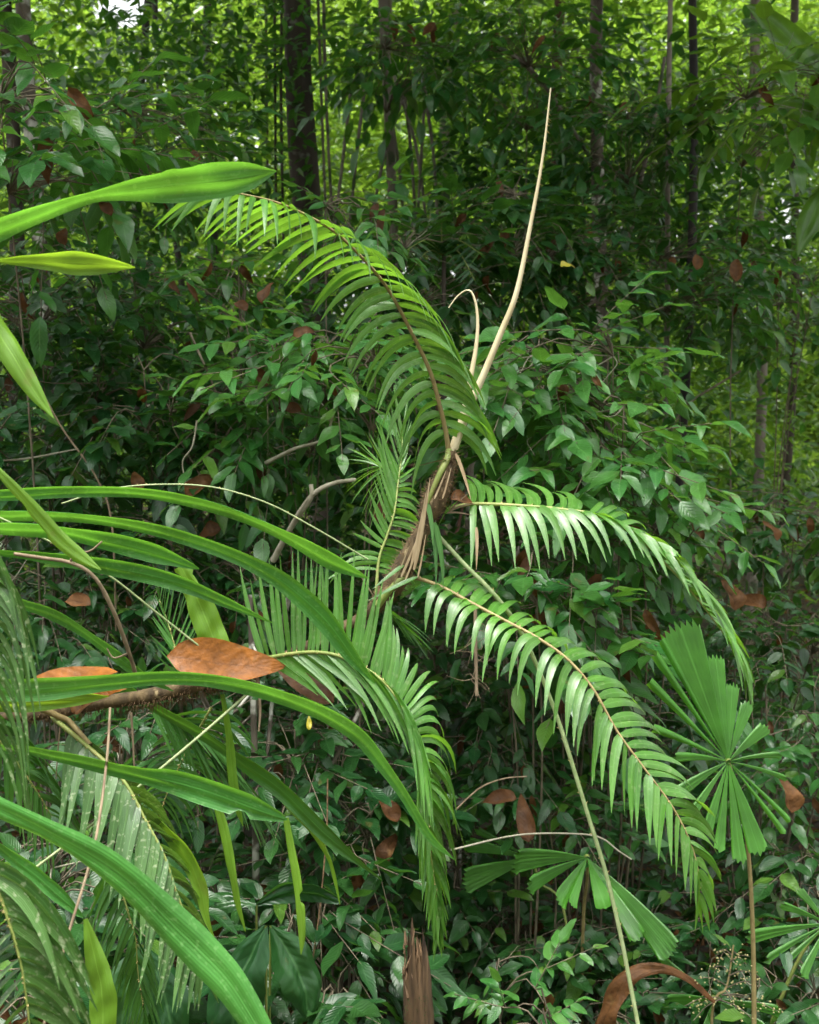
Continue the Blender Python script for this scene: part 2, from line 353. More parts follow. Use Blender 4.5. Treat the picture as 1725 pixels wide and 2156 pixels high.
# two unseen trees added beside the view so their limbs shade the shrubs
for (x, y, lab) in ((-4.6, 6.0, 'unseen broad tree added left of the picture to shade the shrubs'), (4.6, 6.3, 'unseen broad tree added right of the picture to shade the shrubs')):
    z0 = ground(x, y); root = thing('rainforest_tree', lab, 'tree', (x, y, z0)); sg = -1 if x > 0 else 1
    g = Geo(); g.tube([(x + .05 * math.sin(h), y, z0 + h) for h in np.linspace(-.2, 12, 16)], np.linspace(.24, .1, 16), 9)
    ends = []
    for k in range(9):
        b = np.array([x, y, z0 + 7 + k * .5]); e = b + np.array([sg * RNG.uniform(1.5, 4.6), RNG.uniform(-3.1, 1.4), RNG.uniform(.8, 2)])
        g.tube(catmull([b, (b + e) / 2 + np.array([0, 0, .4]), e], 8), np.linspace(.07, .012, 8), 6); ends += [e, (b + e) / 2 + np.array([0, 0, .4])]
    g.obj('trunk', M['bark_dark'], root)
    n = 5600; pos = np.array(ends)[RNG.integers(0, len(ends), n)] + RNG.normal(0, 1, (n, 3)) * np.array([1.0, .75, .5])
    link('crown', cloud('crown', pos, rand_frames(n), RNG.uniform(.22, .42, n), LS, M['canopy'], off=(x, y, z0)), root)

# ------------------------------------------------------------------ the far wood and the ground cover
def far_leaves(name, label, n, yr, xr, zr, size, mat, clump, nc, tmpl=LS):
    C = np.stack([RNG.uniform(-1, 1, nc), RNG.uniform(*yr, nc), RNG.uniform(0, 1, nc)], 1)
    C[:, 0] *= (xr + C[:, 1] * .42); C[:, 2] = zr[0] + C[:, 2] * (zr[1] - zr[0] + C[:, 1] * .1)
    C[:, 2] += [ground(a, b) for a, b in C[:, :2]]
    k = RNG.integers(0, nc, n); cl = RNG.uniform(.5, 1.3, nc) * clump
    pos = C[k] + RNG.normal(0, 1, (n, 3)) * cl[k][:, None] * np.array([1, 1, .55])
    X, Y, dp = proj(pos); gap = (((X - 265) / 75) ** 2 + ((Y - 15) / 42) ** 2 < 1) | (((X - 345) / 14) ** 2 + ((Y - 130) / 14) ** 2 < 1) | (((X - 1658) / 20) ** 2 + ((Y - 465) / 60) ** 2 < 1) | (((X - 815) / 10) ** 2 + ((Y - 600) / 14) ** 2 < 1)
    pos = pos[~gap]; n = len(pos)
    o = link(name, cloud(name, pos, rand_frames(n, .65), RNG.uniform(.7, 1.4, n) * size, tmpl, mat))
    return tag(o, label, kind='stuff')
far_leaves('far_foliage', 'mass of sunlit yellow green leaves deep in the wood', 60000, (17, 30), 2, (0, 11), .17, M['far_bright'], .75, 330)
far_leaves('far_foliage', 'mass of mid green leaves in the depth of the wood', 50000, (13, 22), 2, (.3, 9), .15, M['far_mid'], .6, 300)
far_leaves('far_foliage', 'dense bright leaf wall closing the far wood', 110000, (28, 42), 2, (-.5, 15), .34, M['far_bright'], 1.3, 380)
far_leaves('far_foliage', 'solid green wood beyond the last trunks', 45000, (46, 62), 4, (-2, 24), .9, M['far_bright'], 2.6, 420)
n = 26000
gx = RNG.uniform(-1, 1, n); gy = 3.3 + 14 * RNG.random(n) ** 1.3; gx = gx * (1 + gy * .45)
pos = np.stack([gx, gy, [ground(a, b) for a, b in zip(gx, gy)]], 1) + np.stack([0 * gx, 0 * gx, np.abs(RNG.normal(0, .22, n))], 1)
tag(link('ground_cover', cloud('ground_cover', pos, rand_frames(n, .6), RNG.uniform(.06, .14, n), LM[0], M['shrub_dark'])), 'low dark green seedlings covering the forest floor', kind='stuff')
n = 9000
gx = RNG.uniform(-1, 1, n); gy = 2.5 + 16 * RNG.random(n) ** 1.3; gx = gx * (1 + gy * .45)
pos = np.stack([gx, gy, [ground(a, b) + .015 for a, b in zip(gx, gy)]], 1)
tag(link('leaf_litter', cloud('leaf_litter', pos, rand_frames(n, .75, 0), RNG.uniform(.08, .17, n), LM[1], M['dead'])), 'brown fallen leaves littering the forest floor', kind='stuff')

# ------------------------------------------------------------------ shrubs
LEAF_MESH = {}
def leaf_mesh(mk, i):
    if (mk, i) not in LEAF_MESH:
        V, Q, U = LT[i]; LEAF_MESH[mk, i] = np_mesh('leaf', V, Q, U, np.zeros(len(V)), [M[mk]])
    return LEAF_MESH[mk, i]
def shrub(label, px, py, depth, rx, ry, mk, leaf=.11, twigs=46, cap=110, name='leafy_shrub', stems=4, rz=.45, group=None, hang=False):
    c = W(px, py, depth); sx, sz = rx / F * depth, ry / F * depth
    bx, by = c.x + RNG.uniform(-.1, .1), c.y + RNG.uniform(.05, .3)
    base = np.array([bx, by, ground(bx, by)])
    root = thing(name, label, 'shrub', tuple(base), group)
    cen = np.array(c); stemg = Geo()
    SP = []
    if py < 620: stems = 1
    for k in range(stems):
        a = RNG.uniform(0, 6.28); e = cen + np.array([math.cos(a) * sx * .6, math.sin(a) * rz * .6, RNG.uniform(-.1, .7) * sz])
        b = base + np.array([math.cos(a) * .05, math.sin(a) * .05, -.05]); m = b * .45 + e * .55 + np.array([RNG.normal(0, .06), RNG.normal(0, .06), (e[2] - b[2]) * .06])
        P = catmull([b, m, e], 12); SP.append(P); stemg.tube(P, np.linspace(.007, .003, 12), 5)
    SPa = np.vstack([p[4:] for p in SP])
    pos, ax, up, sz_l = [], [], [], []
    for k in range(twigs):
        v = RNG.normal(0, 1, 3); v /= np.linalg.norm(v); v *= RNG.uniform(.25, 1) ** .6
        p0 = cen + v * np.array([sx, rz, sz])
        tl = RNG.uniform(1.6, 3.4) * leaf
        dirv = v * np.array([1, 1, .35]) + RNG.normal(0, .35, 3); dirv[2] += -.12; dirv /= np.linalg.norm(dirv)
        s0 = SPa[np.argmin(np.linalg.norm(SPa - p0, axis=1) + np.abs(SPa[:, 2] - (p0[2] - .15)) * .5)]
        p1 = p0 + dirv * tl; p1[2] -= tl * .18
        TP = catmull([s0, (s0 + p0) / 2 + np.array([0, 0, .04]), p0, p1], 9)
        stemg.tube(TP, np.linspace(.0035, .0014, 9), 4)
        nn = int(RNG.integers(5, 9)); side = nrm(np.cross(dirv, [0, 0, 1]))
        for j in range(nn):
            s = (j + .4) / nn; q = p0 + (p1 - p0) * s
            sg = 1 if j % 2 else -1
            a = dirv * .55 + side * sg * .9 + np.array([0, 0, RNG.normal(-.25, .22)])
            if j == nn - 1: a = dirv + np.array([0, 0, -.3])
            pos.append(q); ax.append(a); up.append(np.array([RNG.normal(0, .3), RNG.normal(-.18, .3), 1])); sz_l.append(leaf * RNG.uniform(.62, 1.25) * (1.1 if j == nn - 1 else 1))
    pos = np.array(pos); Fr = frames(np.array(ax), np.array(up)); sz_l = np.array(sz_l)
    st = stemg.obj('stem', M['twig'], root)
    if cap > 60:
        dt = Geo()
        for k in range(10 if py < 1450 else 3):
            v = RNG.normal(0, 1, 3); p0 = cen + v / np.linalg.norm(v) * np.array([sx, rz * .7, sz]) * RNG.uniform(.4, 1); s0 = SPa[np.argmin(np.linalg.norm(SPa - p0, axis=1))]
            p1 = p0 + (p0 - s0) * RNG.uniform(.2, .5) + RNG.normal(0, .04, 3); dt.tube(catmull([s0, (s0 + p0) / 2 + RNG.normal(0, .02, 3), p0, p1], 9), np.linspace(.0035, .001, 9), 4)
        dt.obj('dead_twigs', M['twig_pale' if RNG.random() < .3 else 'twig'], root, kind='stuff')
        for k in range(int(RNG.integers(2, 6))):
            v = RNG.normal(0, 1, 3); v[1] = -abs(v[1]); p0 = cen + v / np.linalg.norm(v) * np.array([sx, rz, sz]) * RNG.uniform(.6, 1)
            o = link('withered_leaf', leaf_mesh('dead', int(RNG.integers(0, 4))), root); sc_ = leaf * RNG.uniform(.6, 1.1)
            o.matrix_basis = Matrix.Translation(p0 - base) @ Matrix(frames(np.array([[RNG.normal(0, .5), RNG.normal(0, .3), -1]]), np.array([[RNG.normal(0, .4), -1, .4]]))[0].tolist()).to_4x4() @ Matrix.Diagonal((sc_ * RNG.uniform(.6, 1.1), sc_, sc_ * 1.8, 1))
    X, Y, dep = proj(pos)
    vis = (X > -40) & (X < 1765) & (Y > -40) & (Y < 2196)
    order = np.argsort(np.where(vis, dep, 99)); pick = order[:cap]; pick = pick[vis[pick]]
    rest = np.setdiff1d(np.arange(len(pos)), pick)
    for i in pick:
        o = link('leaf', leaf_mesh(mk, int(RNG.integers(0, 4))), root)
        m = Matrix(Fr[i].tolist()).to_4x4(); s = sz_l[i]
        o.matrix_basis = Matrix.Translation(pos[i] - base) @ m @ Matrix.Diagonal((s * RNG.uniform(.85, 1.15), s, s, 1))
    if len(rest):
        f = link('foliage', cloud('foliage', pos[rest], Fr[rest], sz_l[rest], LM[0] if depth > 6 else LT[0], M[mk], off=base), root); f['kind'] = 'stuff'
    return root
SH = [  # label, x, y, depth, rx, ry, material, leaf, twigs, cap
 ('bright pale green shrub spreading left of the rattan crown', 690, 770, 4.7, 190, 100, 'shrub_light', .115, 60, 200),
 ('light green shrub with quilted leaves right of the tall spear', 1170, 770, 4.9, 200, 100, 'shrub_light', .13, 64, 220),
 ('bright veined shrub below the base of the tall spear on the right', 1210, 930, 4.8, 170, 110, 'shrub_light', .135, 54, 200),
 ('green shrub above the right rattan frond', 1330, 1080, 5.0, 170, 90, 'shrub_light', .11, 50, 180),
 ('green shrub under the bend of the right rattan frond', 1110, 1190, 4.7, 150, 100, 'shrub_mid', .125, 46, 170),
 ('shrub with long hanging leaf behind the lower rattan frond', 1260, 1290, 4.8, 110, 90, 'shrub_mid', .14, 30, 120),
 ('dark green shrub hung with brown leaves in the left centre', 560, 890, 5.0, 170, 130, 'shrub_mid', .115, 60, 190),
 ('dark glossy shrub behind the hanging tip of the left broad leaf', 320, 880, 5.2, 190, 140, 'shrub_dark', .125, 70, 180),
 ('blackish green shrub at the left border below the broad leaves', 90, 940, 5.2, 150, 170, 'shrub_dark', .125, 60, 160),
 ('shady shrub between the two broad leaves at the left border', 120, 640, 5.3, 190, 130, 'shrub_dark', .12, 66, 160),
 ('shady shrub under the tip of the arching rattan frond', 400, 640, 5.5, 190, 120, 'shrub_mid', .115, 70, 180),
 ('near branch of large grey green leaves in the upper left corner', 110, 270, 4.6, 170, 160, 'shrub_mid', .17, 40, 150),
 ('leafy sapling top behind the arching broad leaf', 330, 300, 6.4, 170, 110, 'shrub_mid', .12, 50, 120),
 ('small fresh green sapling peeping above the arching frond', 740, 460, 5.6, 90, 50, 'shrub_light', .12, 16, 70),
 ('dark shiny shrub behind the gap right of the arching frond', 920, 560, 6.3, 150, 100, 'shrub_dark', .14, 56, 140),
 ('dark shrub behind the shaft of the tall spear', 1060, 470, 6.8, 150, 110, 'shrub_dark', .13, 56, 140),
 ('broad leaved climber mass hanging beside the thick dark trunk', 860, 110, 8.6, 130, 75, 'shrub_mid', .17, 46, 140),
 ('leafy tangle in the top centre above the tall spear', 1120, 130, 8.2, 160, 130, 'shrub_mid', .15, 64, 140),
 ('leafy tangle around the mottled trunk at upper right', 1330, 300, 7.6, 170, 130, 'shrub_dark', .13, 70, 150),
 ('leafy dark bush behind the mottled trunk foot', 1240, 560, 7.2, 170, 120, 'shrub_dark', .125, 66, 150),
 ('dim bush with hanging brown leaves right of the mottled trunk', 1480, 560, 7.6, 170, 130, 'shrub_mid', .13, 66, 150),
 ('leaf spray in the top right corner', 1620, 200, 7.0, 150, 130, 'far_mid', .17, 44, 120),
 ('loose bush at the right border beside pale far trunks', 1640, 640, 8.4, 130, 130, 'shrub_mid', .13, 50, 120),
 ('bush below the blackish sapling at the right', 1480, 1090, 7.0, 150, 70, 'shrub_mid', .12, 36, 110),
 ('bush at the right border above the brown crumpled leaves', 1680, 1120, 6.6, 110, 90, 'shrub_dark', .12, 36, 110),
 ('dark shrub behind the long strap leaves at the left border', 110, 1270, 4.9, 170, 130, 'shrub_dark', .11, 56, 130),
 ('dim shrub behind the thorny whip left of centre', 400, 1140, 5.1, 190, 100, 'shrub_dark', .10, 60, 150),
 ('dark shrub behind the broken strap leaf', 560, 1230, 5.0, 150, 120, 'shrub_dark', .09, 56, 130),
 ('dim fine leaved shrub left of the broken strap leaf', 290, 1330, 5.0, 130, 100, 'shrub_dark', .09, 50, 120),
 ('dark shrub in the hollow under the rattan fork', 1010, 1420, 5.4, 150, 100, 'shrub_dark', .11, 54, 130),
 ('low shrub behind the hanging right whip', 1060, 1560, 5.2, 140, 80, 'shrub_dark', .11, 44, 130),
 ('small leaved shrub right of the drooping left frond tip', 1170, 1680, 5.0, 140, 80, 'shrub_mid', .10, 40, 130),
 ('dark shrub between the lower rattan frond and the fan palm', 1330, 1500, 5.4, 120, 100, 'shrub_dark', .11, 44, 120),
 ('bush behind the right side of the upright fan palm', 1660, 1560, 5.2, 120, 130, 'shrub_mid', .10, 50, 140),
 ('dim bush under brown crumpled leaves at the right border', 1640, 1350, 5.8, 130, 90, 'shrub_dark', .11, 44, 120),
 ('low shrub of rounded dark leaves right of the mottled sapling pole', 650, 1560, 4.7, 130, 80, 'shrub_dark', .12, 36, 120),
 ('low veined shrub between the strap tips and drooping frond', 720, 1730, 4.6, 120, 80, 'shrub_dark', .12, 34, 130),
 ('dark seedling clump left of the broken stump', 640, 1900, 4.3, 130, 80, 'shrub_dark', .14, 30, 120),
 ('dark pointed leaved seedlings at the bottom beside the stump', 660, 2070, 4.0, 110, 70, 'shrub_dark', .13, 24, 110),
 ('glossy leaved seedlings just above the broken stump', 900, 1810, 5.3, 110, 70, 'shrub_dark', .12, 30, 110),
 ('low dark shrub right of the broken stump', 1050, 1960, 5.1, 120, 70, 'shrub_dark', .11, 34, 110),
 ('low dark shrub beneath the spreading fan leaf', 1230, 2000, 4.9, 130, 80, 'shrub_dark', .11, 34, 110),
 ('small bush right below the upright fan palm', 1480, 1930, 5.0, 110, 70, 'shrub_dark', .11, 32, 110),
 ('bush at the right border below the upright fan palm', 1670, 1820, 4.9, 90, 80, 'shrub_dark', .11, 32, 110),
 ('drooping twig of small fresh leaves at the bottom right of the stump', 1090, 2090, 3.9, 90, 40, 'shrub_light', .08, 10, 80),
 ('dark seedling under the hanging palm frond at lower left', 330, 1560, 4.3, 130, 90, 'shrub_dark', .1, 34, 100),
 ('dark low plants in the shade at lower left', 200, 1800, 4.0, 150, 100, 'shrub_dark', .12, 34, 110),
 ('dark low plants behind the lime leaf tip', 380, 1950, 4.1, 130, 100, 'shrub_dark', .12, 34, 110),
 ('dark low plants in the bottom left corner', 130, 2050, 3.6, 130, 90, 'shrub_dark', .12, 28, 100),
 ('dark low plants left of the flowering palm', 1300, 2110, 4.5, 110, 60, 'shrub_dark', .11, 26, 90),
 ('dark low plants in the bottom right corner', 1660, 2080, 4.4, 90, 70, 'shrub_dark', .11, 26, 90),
]
for a in SH: shrub(*a)
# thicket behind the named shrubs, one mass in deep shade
def thicket(label, rows, mk, size):
    P = []
    for (px, py, d, rx, ry, k) in rows:
        q = np.stack([px + RNG.normal(0, rx, k), py + RNG.normal(0, ry, k), d + np.abs(RNG.normal(0, .5, k))], 1)
        P.append([tuple(W(*r)) for r in q])
    P = np.vstack(P); X, Y, dp = proj(P); P = P[~((X > 665) & (X < 915) & (Y > 190) & (Y < 440) & (dp > 7))]; n = len(P)
    gz = np.array([ground(a, b) for a, b in P[:, :2]]); P[:, 2] = np.maximum(P[:, 2], gz + .05)
    tag(link('thicket', cloud('thicket', P, rand_frames(n, .6), RNG.uniform(.6, 1.3, n) * size, LM[0], M[mk])), label, kind='stuff')
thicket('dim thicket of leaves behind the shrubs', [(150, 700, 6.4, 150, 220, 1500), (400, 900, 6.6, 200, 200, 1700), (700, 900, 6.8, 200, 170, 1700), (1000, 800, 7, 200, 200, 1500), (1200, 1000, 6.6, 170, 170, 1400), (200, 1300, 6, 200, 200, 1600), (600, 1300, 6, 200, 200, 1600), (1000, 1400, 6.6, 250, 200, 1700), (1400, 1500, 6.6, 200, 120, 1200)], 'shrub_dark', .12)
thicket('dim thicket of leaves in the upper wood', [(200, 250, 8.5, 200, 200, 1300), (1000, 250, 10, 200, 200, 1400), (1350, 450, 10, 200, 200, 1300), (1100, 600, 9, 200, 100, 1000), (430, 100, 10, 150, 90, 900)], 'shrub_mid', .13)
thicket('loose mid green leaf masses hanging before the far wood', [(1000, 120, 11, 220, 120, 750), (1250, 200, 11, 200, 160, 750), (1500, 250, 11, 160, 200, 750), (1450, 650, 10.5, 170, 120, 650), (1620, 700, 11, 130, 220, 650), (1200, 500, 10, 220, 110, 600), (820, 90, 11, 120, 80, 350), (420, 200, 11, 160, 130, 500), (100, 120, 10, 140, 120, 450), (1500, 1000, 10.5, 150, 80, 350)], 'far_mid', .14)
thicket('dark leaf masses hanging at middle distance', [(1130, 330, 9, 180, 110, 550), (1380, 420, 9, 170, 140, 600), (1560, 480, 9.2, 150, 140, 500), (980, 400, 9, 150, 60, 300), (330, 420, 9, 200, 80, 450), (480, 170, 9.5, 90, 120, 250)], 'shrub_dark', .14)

# ------------------------------------------------------------------ palm fronds, strap leaves, whips
def interp_keys(keys, t):
    keys = np.array(keys, float); return np.array([np.interp(t, keys[:, 0], keys[:, c]) for c in range(1, keys.shape[1])])
NL = {}
def leaflet(parent, root, base, tip, wvec, width, mat, bow, jit=.0, fold=.22, rows=9, name='leaflet'):
    base = np.array(base); tip = np.array(tip); L = np.linalg.norm(tip - base)
    s = np.linspace(0, 1, rows)[:, None]
    c1 = base + (tip - base) * .4 + bow * L
    P = (1 - s) ** 2 * base + 2 * s * (1 - s) * c1 + s * s * tip
    T = nrm(np.gradient(P, axis=0)); wv = np.array(wvec) + RNG.normal(0, jit, 3)
    Wd = nrm(wv - (T * wv).sum(1, keepdims=True) * T); Nn = np.cross(T, Wd)
    sv = s[:, 0]; w = width * .5 * np.clip(sv / .14, .25, 1) ** .6 * (1 - sv ** 2.6) + .0005
    V = np.stack([P - Wd * w[:, None] + Nn * (w * fold)[:, None], P, P + Wd * w[:, None] + Nn * (w * fold)[:, None]], 1).reshape(-1, 3)
    U = np.stack([np.tile([0.2, .5, .8], rows), np.repeat(sv, 3)], 1)
    Q = [(i * 3 + c, i * 3 + c + 1, (i + 1) * 3 + c + 1, (i + 1) * 3 + c) for i in range(rows - 1) for c in (0, 1)]
    o = np.array(root.matrix_basis.translation)
    return link(name, np_mesh(name, V - o, Q, U, np.zeros(len(V)), [mat]), parent)
def frond(root, pts, L, Rr, nl, nr, width, mat, rr=.006, rmat=None, bow=(0, 0, .16), t0=.03, label=None, thorns=40, jit=.25, wtaper=.6, wref=None, dj=.05):
    P = catmull([tuple(W(*p)) for p in pts], 60)
    S = np.concatenate([[0], np.cumsum(np.linalg.norm(np.diff(P, axis=0), axis=1))]); S /= S[-1]
    T = nrm(np.gradient(P, axis=0))
    g = Geo(); g.tube(P, np.linspace(rr, rr * .22, 60), 6)
    fr = g.obj('frond', M[rmat or 'rachis'], root, label)
    for side, keys, n in ((-1, L, nl), (1, Rr, nr)):
        if not keys: continue
        for i in range(n):
            t = t0 + (1 - t0) * ((i + .5 + RNG.uniform(-.3, .3)) / n)
            p = np.array([np.interp(t, S, P[:, c]) for c in range(3)]); tg = np.array([np.interp(t, S, T[:, c]) for c in range(3)])
            k = interp_keys(keys, t); d = (p - np.array(CAM)) @ np.array(FWD)
            sc = RNG.uniform(1 - 2 * dj, 1 + 2 * dj)
            v = np.array(D(k[0] * sc, k[1] * sc, k[2], d)); v = v + RNG.normal(0, dj, 3) * np.linalg.norm(v)
            wv = (tg * 1.0 + np.array([.1, 0, 0.1])) if wref is None else np.array(wref) + tg * .3
            b = np.array(bow) if len(k) < 5 else np.array(D(k[3], k[4], 0, d)) / max(np.linalg.norm(v), .01)
            leaflet(fr, root, p, p + v, wv, width * (1 - (1 - wtaper) * abs(2 * t - .8) ** 2 if t > .4 else 1) * RNG.uniform(.85, 1.12), mat, b, jit)
    if thorns:
        th = Geo()
        for i in range(thorns):
            t = RNG.uniform(0, .97); p = np.array([np.interp(t, S, P[:, c]) for c in range(3)])
            dv = RNG.normal(0, 1, 3); dv[1] -= .8; dv = dv / np.linalg.norm(dv)
            th.spike(p + dv * rr * (1 - .75 * t) * .8, dv * .007, .0018)
        th.obj('thorns', M['thorn'], fr, kind='stuff')
    return fr
def whip(root, pts, r0, r1, mat, name='whip', thorn=60, tl=.008, side=None, label=None, tmat='thorn'):
    P = catmull([tuple(W(*p)) for p in pts], 50)
    g = Geo(); g.tube(P, np.linspace(r0, r1, 50) ** 1.0, 6)
    w = g.obj(name, M[mat], root, label)
    if thorn:
        th = Geo()
        for i in range(thorn):
            t = (i + RNG.random()) / thorn * 47; k = int(t); p = P[k] + (P[k + 1] - P[k]) * (t - k); rr = r0 + (r1 - r0) * t / 50
            dv = np.array(side if side is not None else RNG.normal(0, 1, 3)) + RNG.normal(0, .25, 3); dv = dv / np.linalg.norm(dv); dv = dv - nrm(P[k + 1] - P[k]) * .4
            q = tl * RNG.uniform(.6, 1.2)
            th.spike(p + dv * rr * .7, dv * q, q * .28)
        th.obj('thorns', M[tmat], w, kind='stuff')
    return w
def spines(parent, P, rad, n, ln, down=0.0):
    g = Geo(); P = np.asarray(P)
    for i in range(n):
        t = RNG.uniform(0, len(P) - 1.01); k = int(t); p = P[k] + (P[k + 1] - P[k]) * (t - k); r = rad[k]
        T = nrm(P[k + 1] - P[k]); v = RNG.normal(0, 1, 3); v = v - (v @ T) * T; v = v / np.linalg.norm(v); v[2] -= down
        g.spike(p + v * r * .9, (v + T * RNG.normal(0, .35)) * ln * RNG.uniform(.4, 1.2), .0012)
    return g.obj('spines', M['hair'], parent, kind='stuff')

# the rattan: one reclining stem from the left border to the spear in the middle
rb = W(-420, 1600, 2.9); rb = (rb.x, rb.y, ground(rb.x, rb.y))
rattan = thing('rattan_palm', 'spiny climbing rattan palm reclining from the left with arching feathery fronds', 'palm', rb)
SPX = [(-300, 1560, 2.85), (-120, 1530, 2.8), (60, 1500, 2.8), (180, 1483, 2.8), (320, 1462, 2.82), (440, 1432, 2.84), (560, 1400, 2.88), (650, 1360, 2.93), (720, 1322, 2.97), (790, 1280, 3.0), (850, 1200, 3.0), (900, 1110, 3.0), (935, 1030, 3.0), (952, 960, 3.0), (958, 935, 3.0)]
SP = catmull([rb] + [tuple(W(*p)) for p in SPX], 90)
srad = np.interp(np.linspace(0, 1, 90), [0, .3, .8, .95, 1], [.016, .016, .015, .012, .008])
g = Geo(); g.tube(SP, srad, 9, rough=.05); stem = g.obj('stem', M['sheath'], rattan, 'brown stem wrapped in spiny fibrous sheaths')
def sheath(pts, rad, n, ln, down=.0, label=None):
    P = catmull([tuple(W(*p)) for p in pts], 24); r = np.interp(np.linspace(0, 1, 24), np.linspace(0, 1, len(rad)), rad)
    g = Geo(); g.tube(P, r, 12, rough=.06); s = g.obj('sheath', M['sheath'], rattan, label); spines(s, P, r, n, ln, down)
sheath([(800, 1270, 3.0), (838, 1218, 2.98), (868, 1160, 2.97), (892, 1105, 2.97), (905, 1075, 2.98)], [.018, .029, .027, .018, .008], 520, .02)
sheath([(893, 1108, 2.99), (912, 1062, 2.98), (930, 1020, 2.98), (945, 985, 2.98), (955, 950, 2.98)], [.012, .03, .031, .019, .009], 900, .018)
sheath([(775, 1298, 3.0), (805, 1262, 2.97), (845, 1220, 2.96)], [.016, .022, .008], 200, .016, label='lowest sheath opening into a green base')
sheath([(235, 1478, 2.82), (330, 1462, 2.82), (430, 1437, 2.83), (540, 1408, 2.87)], [.016, .019, .018, .014], 900, .02, .5)
sheath([(30, 1508, 2.8), (120, 1496, 2.8), (230, 1480, 2.81)], [.016, .019, .012], 300, .014, .3)
# ragged dry strips on the sheaths
for (a, b, w) in [((872, 1200, 2.93), (906, 1005, 2.92), .009), ((866, 1190, 2.93), (898, 1035, 2.93), .007), ((845, 1215, 2.93), (880, 1130, 2.93), .006), ((852, 1225, 2.93), (893, 1120, 2.93), .004), ((830, 1228, 2.94), (862, 1150, 2.93), .004), ((880, 1215, 2.93), (897, 1125, 2.93), .004), ((960, 955, 2.95), (992, 1052, 2.95), .009), ((945, 965, 2.95), (865, 985, 2.98), .008), ((1003, 1110, 2.9), (1003, 1200, 2.9), .008), ((915, 1050, 2.94), (940, 990, 2.945), .004), ((932, 1050, 2.94), (950, 985, 2.95), .004)]:
    leaflet(stem, rattan, W(*a), W(*b), (1, .2, .1), w, M['dry_strip'], np.array([0.03, 0, .03]), name='dry_strip')
g = Geo(); g.tube(catmull([tuple(W(900, 1060, 2.955)), tuple(W(925, 1000, 2.95)), tuple(W(943, 965, 2.97)), tuple(W(946, 950, 2.99))], 12), np.linspace(.006, .01, 12), 7); g.obj('frond_base', M['rachis'], rattan)
g = Geo(); g.tube(catmull([tuple(W(795, 1275, 2.955)), tuple(W(825, 1238, 2.945)), tuple(W(850, 1216, 2.96)), tuple(W(870, 1215, 2.98))], 12), np.linspace(.011, .006, 12), 7); g.obj('frond_base', M['rachis'], rattan)
for (bx, by, tx, ty) in [(950, 1075, 985, 1040), (945, 1078, 1000, 1060), (948, 1070, 960, 1035), (942, 1080, 995, 1085), (800, 1280, 760, 1215), (850, 1215, 890, 1190)]:
    leaflet(stem, rattan, W(bx, by, 2.98), W(tx, ty, 2.94), (0, 0, 1), .004, M['dry_vine'], np.array([0, 0, .1]), name='dry_strip')

fA = frond(rattan, [(946, 965, 3.0), (940, 915, 2.98), (925, 850, 2.95), (905, 780, 2.92), (862, 690, 2.87), (815, 605, 2.82), (765, 545, 2.76), (710, 492, 2.7), (650, 455, 2.64), (580, 425, 2.58), (500, 407, 2.52), (430, 400, 2.48)],
      [(0, -50, 130, -.03, -18, -50), (.12, -75, 130, -.04, -30, -55), (.3, -110, 120, -.05, -25, -45), (.5, -130, 85, .02, -20, -40), (.62, -160, 70, .08, -20, -30), (.75, -150, 50, .12, -10, -15), (.88, -130, 70, .05, -20, -15), (1, -115, 70, 0, -10, -15)],
      [(0, 90, 85, .06, 30, -20), (.12, 125, 105, .05, 35, -35), (.3, 135, 120, .05, 40, -50), (.5, 120, 120, -.02, 45, -50), (.62, 100, 120, -.08, 40, -50), (.72, 45, 115, -.1, 25, -45), (.85, 10, 110, -.1, 8, -35), (.95, -25, 105, -.05, -5, -30), (1, -80, 80, -.02, 0, -15)],
      36, 38, .0195, M['frond'], .007, 'rachis_brown', t0=.06, label='upper frond arching up and left over the shrubs', wtaper=.8)
fB = frond(rattan, [(945, 1072, 3.0), (985, 1062, 3.0), (1040, 1062, 2.98), (1110, 1066, 2.96), (1180, 1072, 2.94), (1260, 1086, 2.92), (1340, 1130, 2.9), (1400, 1185, 2.88), (1460, 1250, 2.87), (1510, 1315, 2.87), (1550, 1370, 2.88), (1575, 1405, 2.9)],
      [(0, -10, -60, .2, 15, -25), (.15, -30, -55, .2, 30, -30), (.3, -45, -55, .2, 40, -25), (.42, 60, -10, .2, 30, -30), (.55, 130, 60, .12, 10, -30), (.7, 120, 100, .1, 15, -25), (.85, 70, 110, .05, 12, -20), (1, 10, 80, 0, 5, -5)],
      [(0, -5, 120, -.1, 0, -15), (.1, 10, 130, -.1, 5, -25), (.22, 50, 120, -.1, 20, -35), (.4, 90, 100, -.1, 25, -35), (.55, 100, 105, -.1, 30, -35), (.7, 80, 110, -.08, 25, -25), (.85, 45, 110, -.05, 15, -20), (1, 10, 90, 0, 5, -5)],
      35, 36, .0205, M['frond'], .006, 'rachis', t0=.05, label='right frond curving out and down to the fan palm', wtaper=.8)
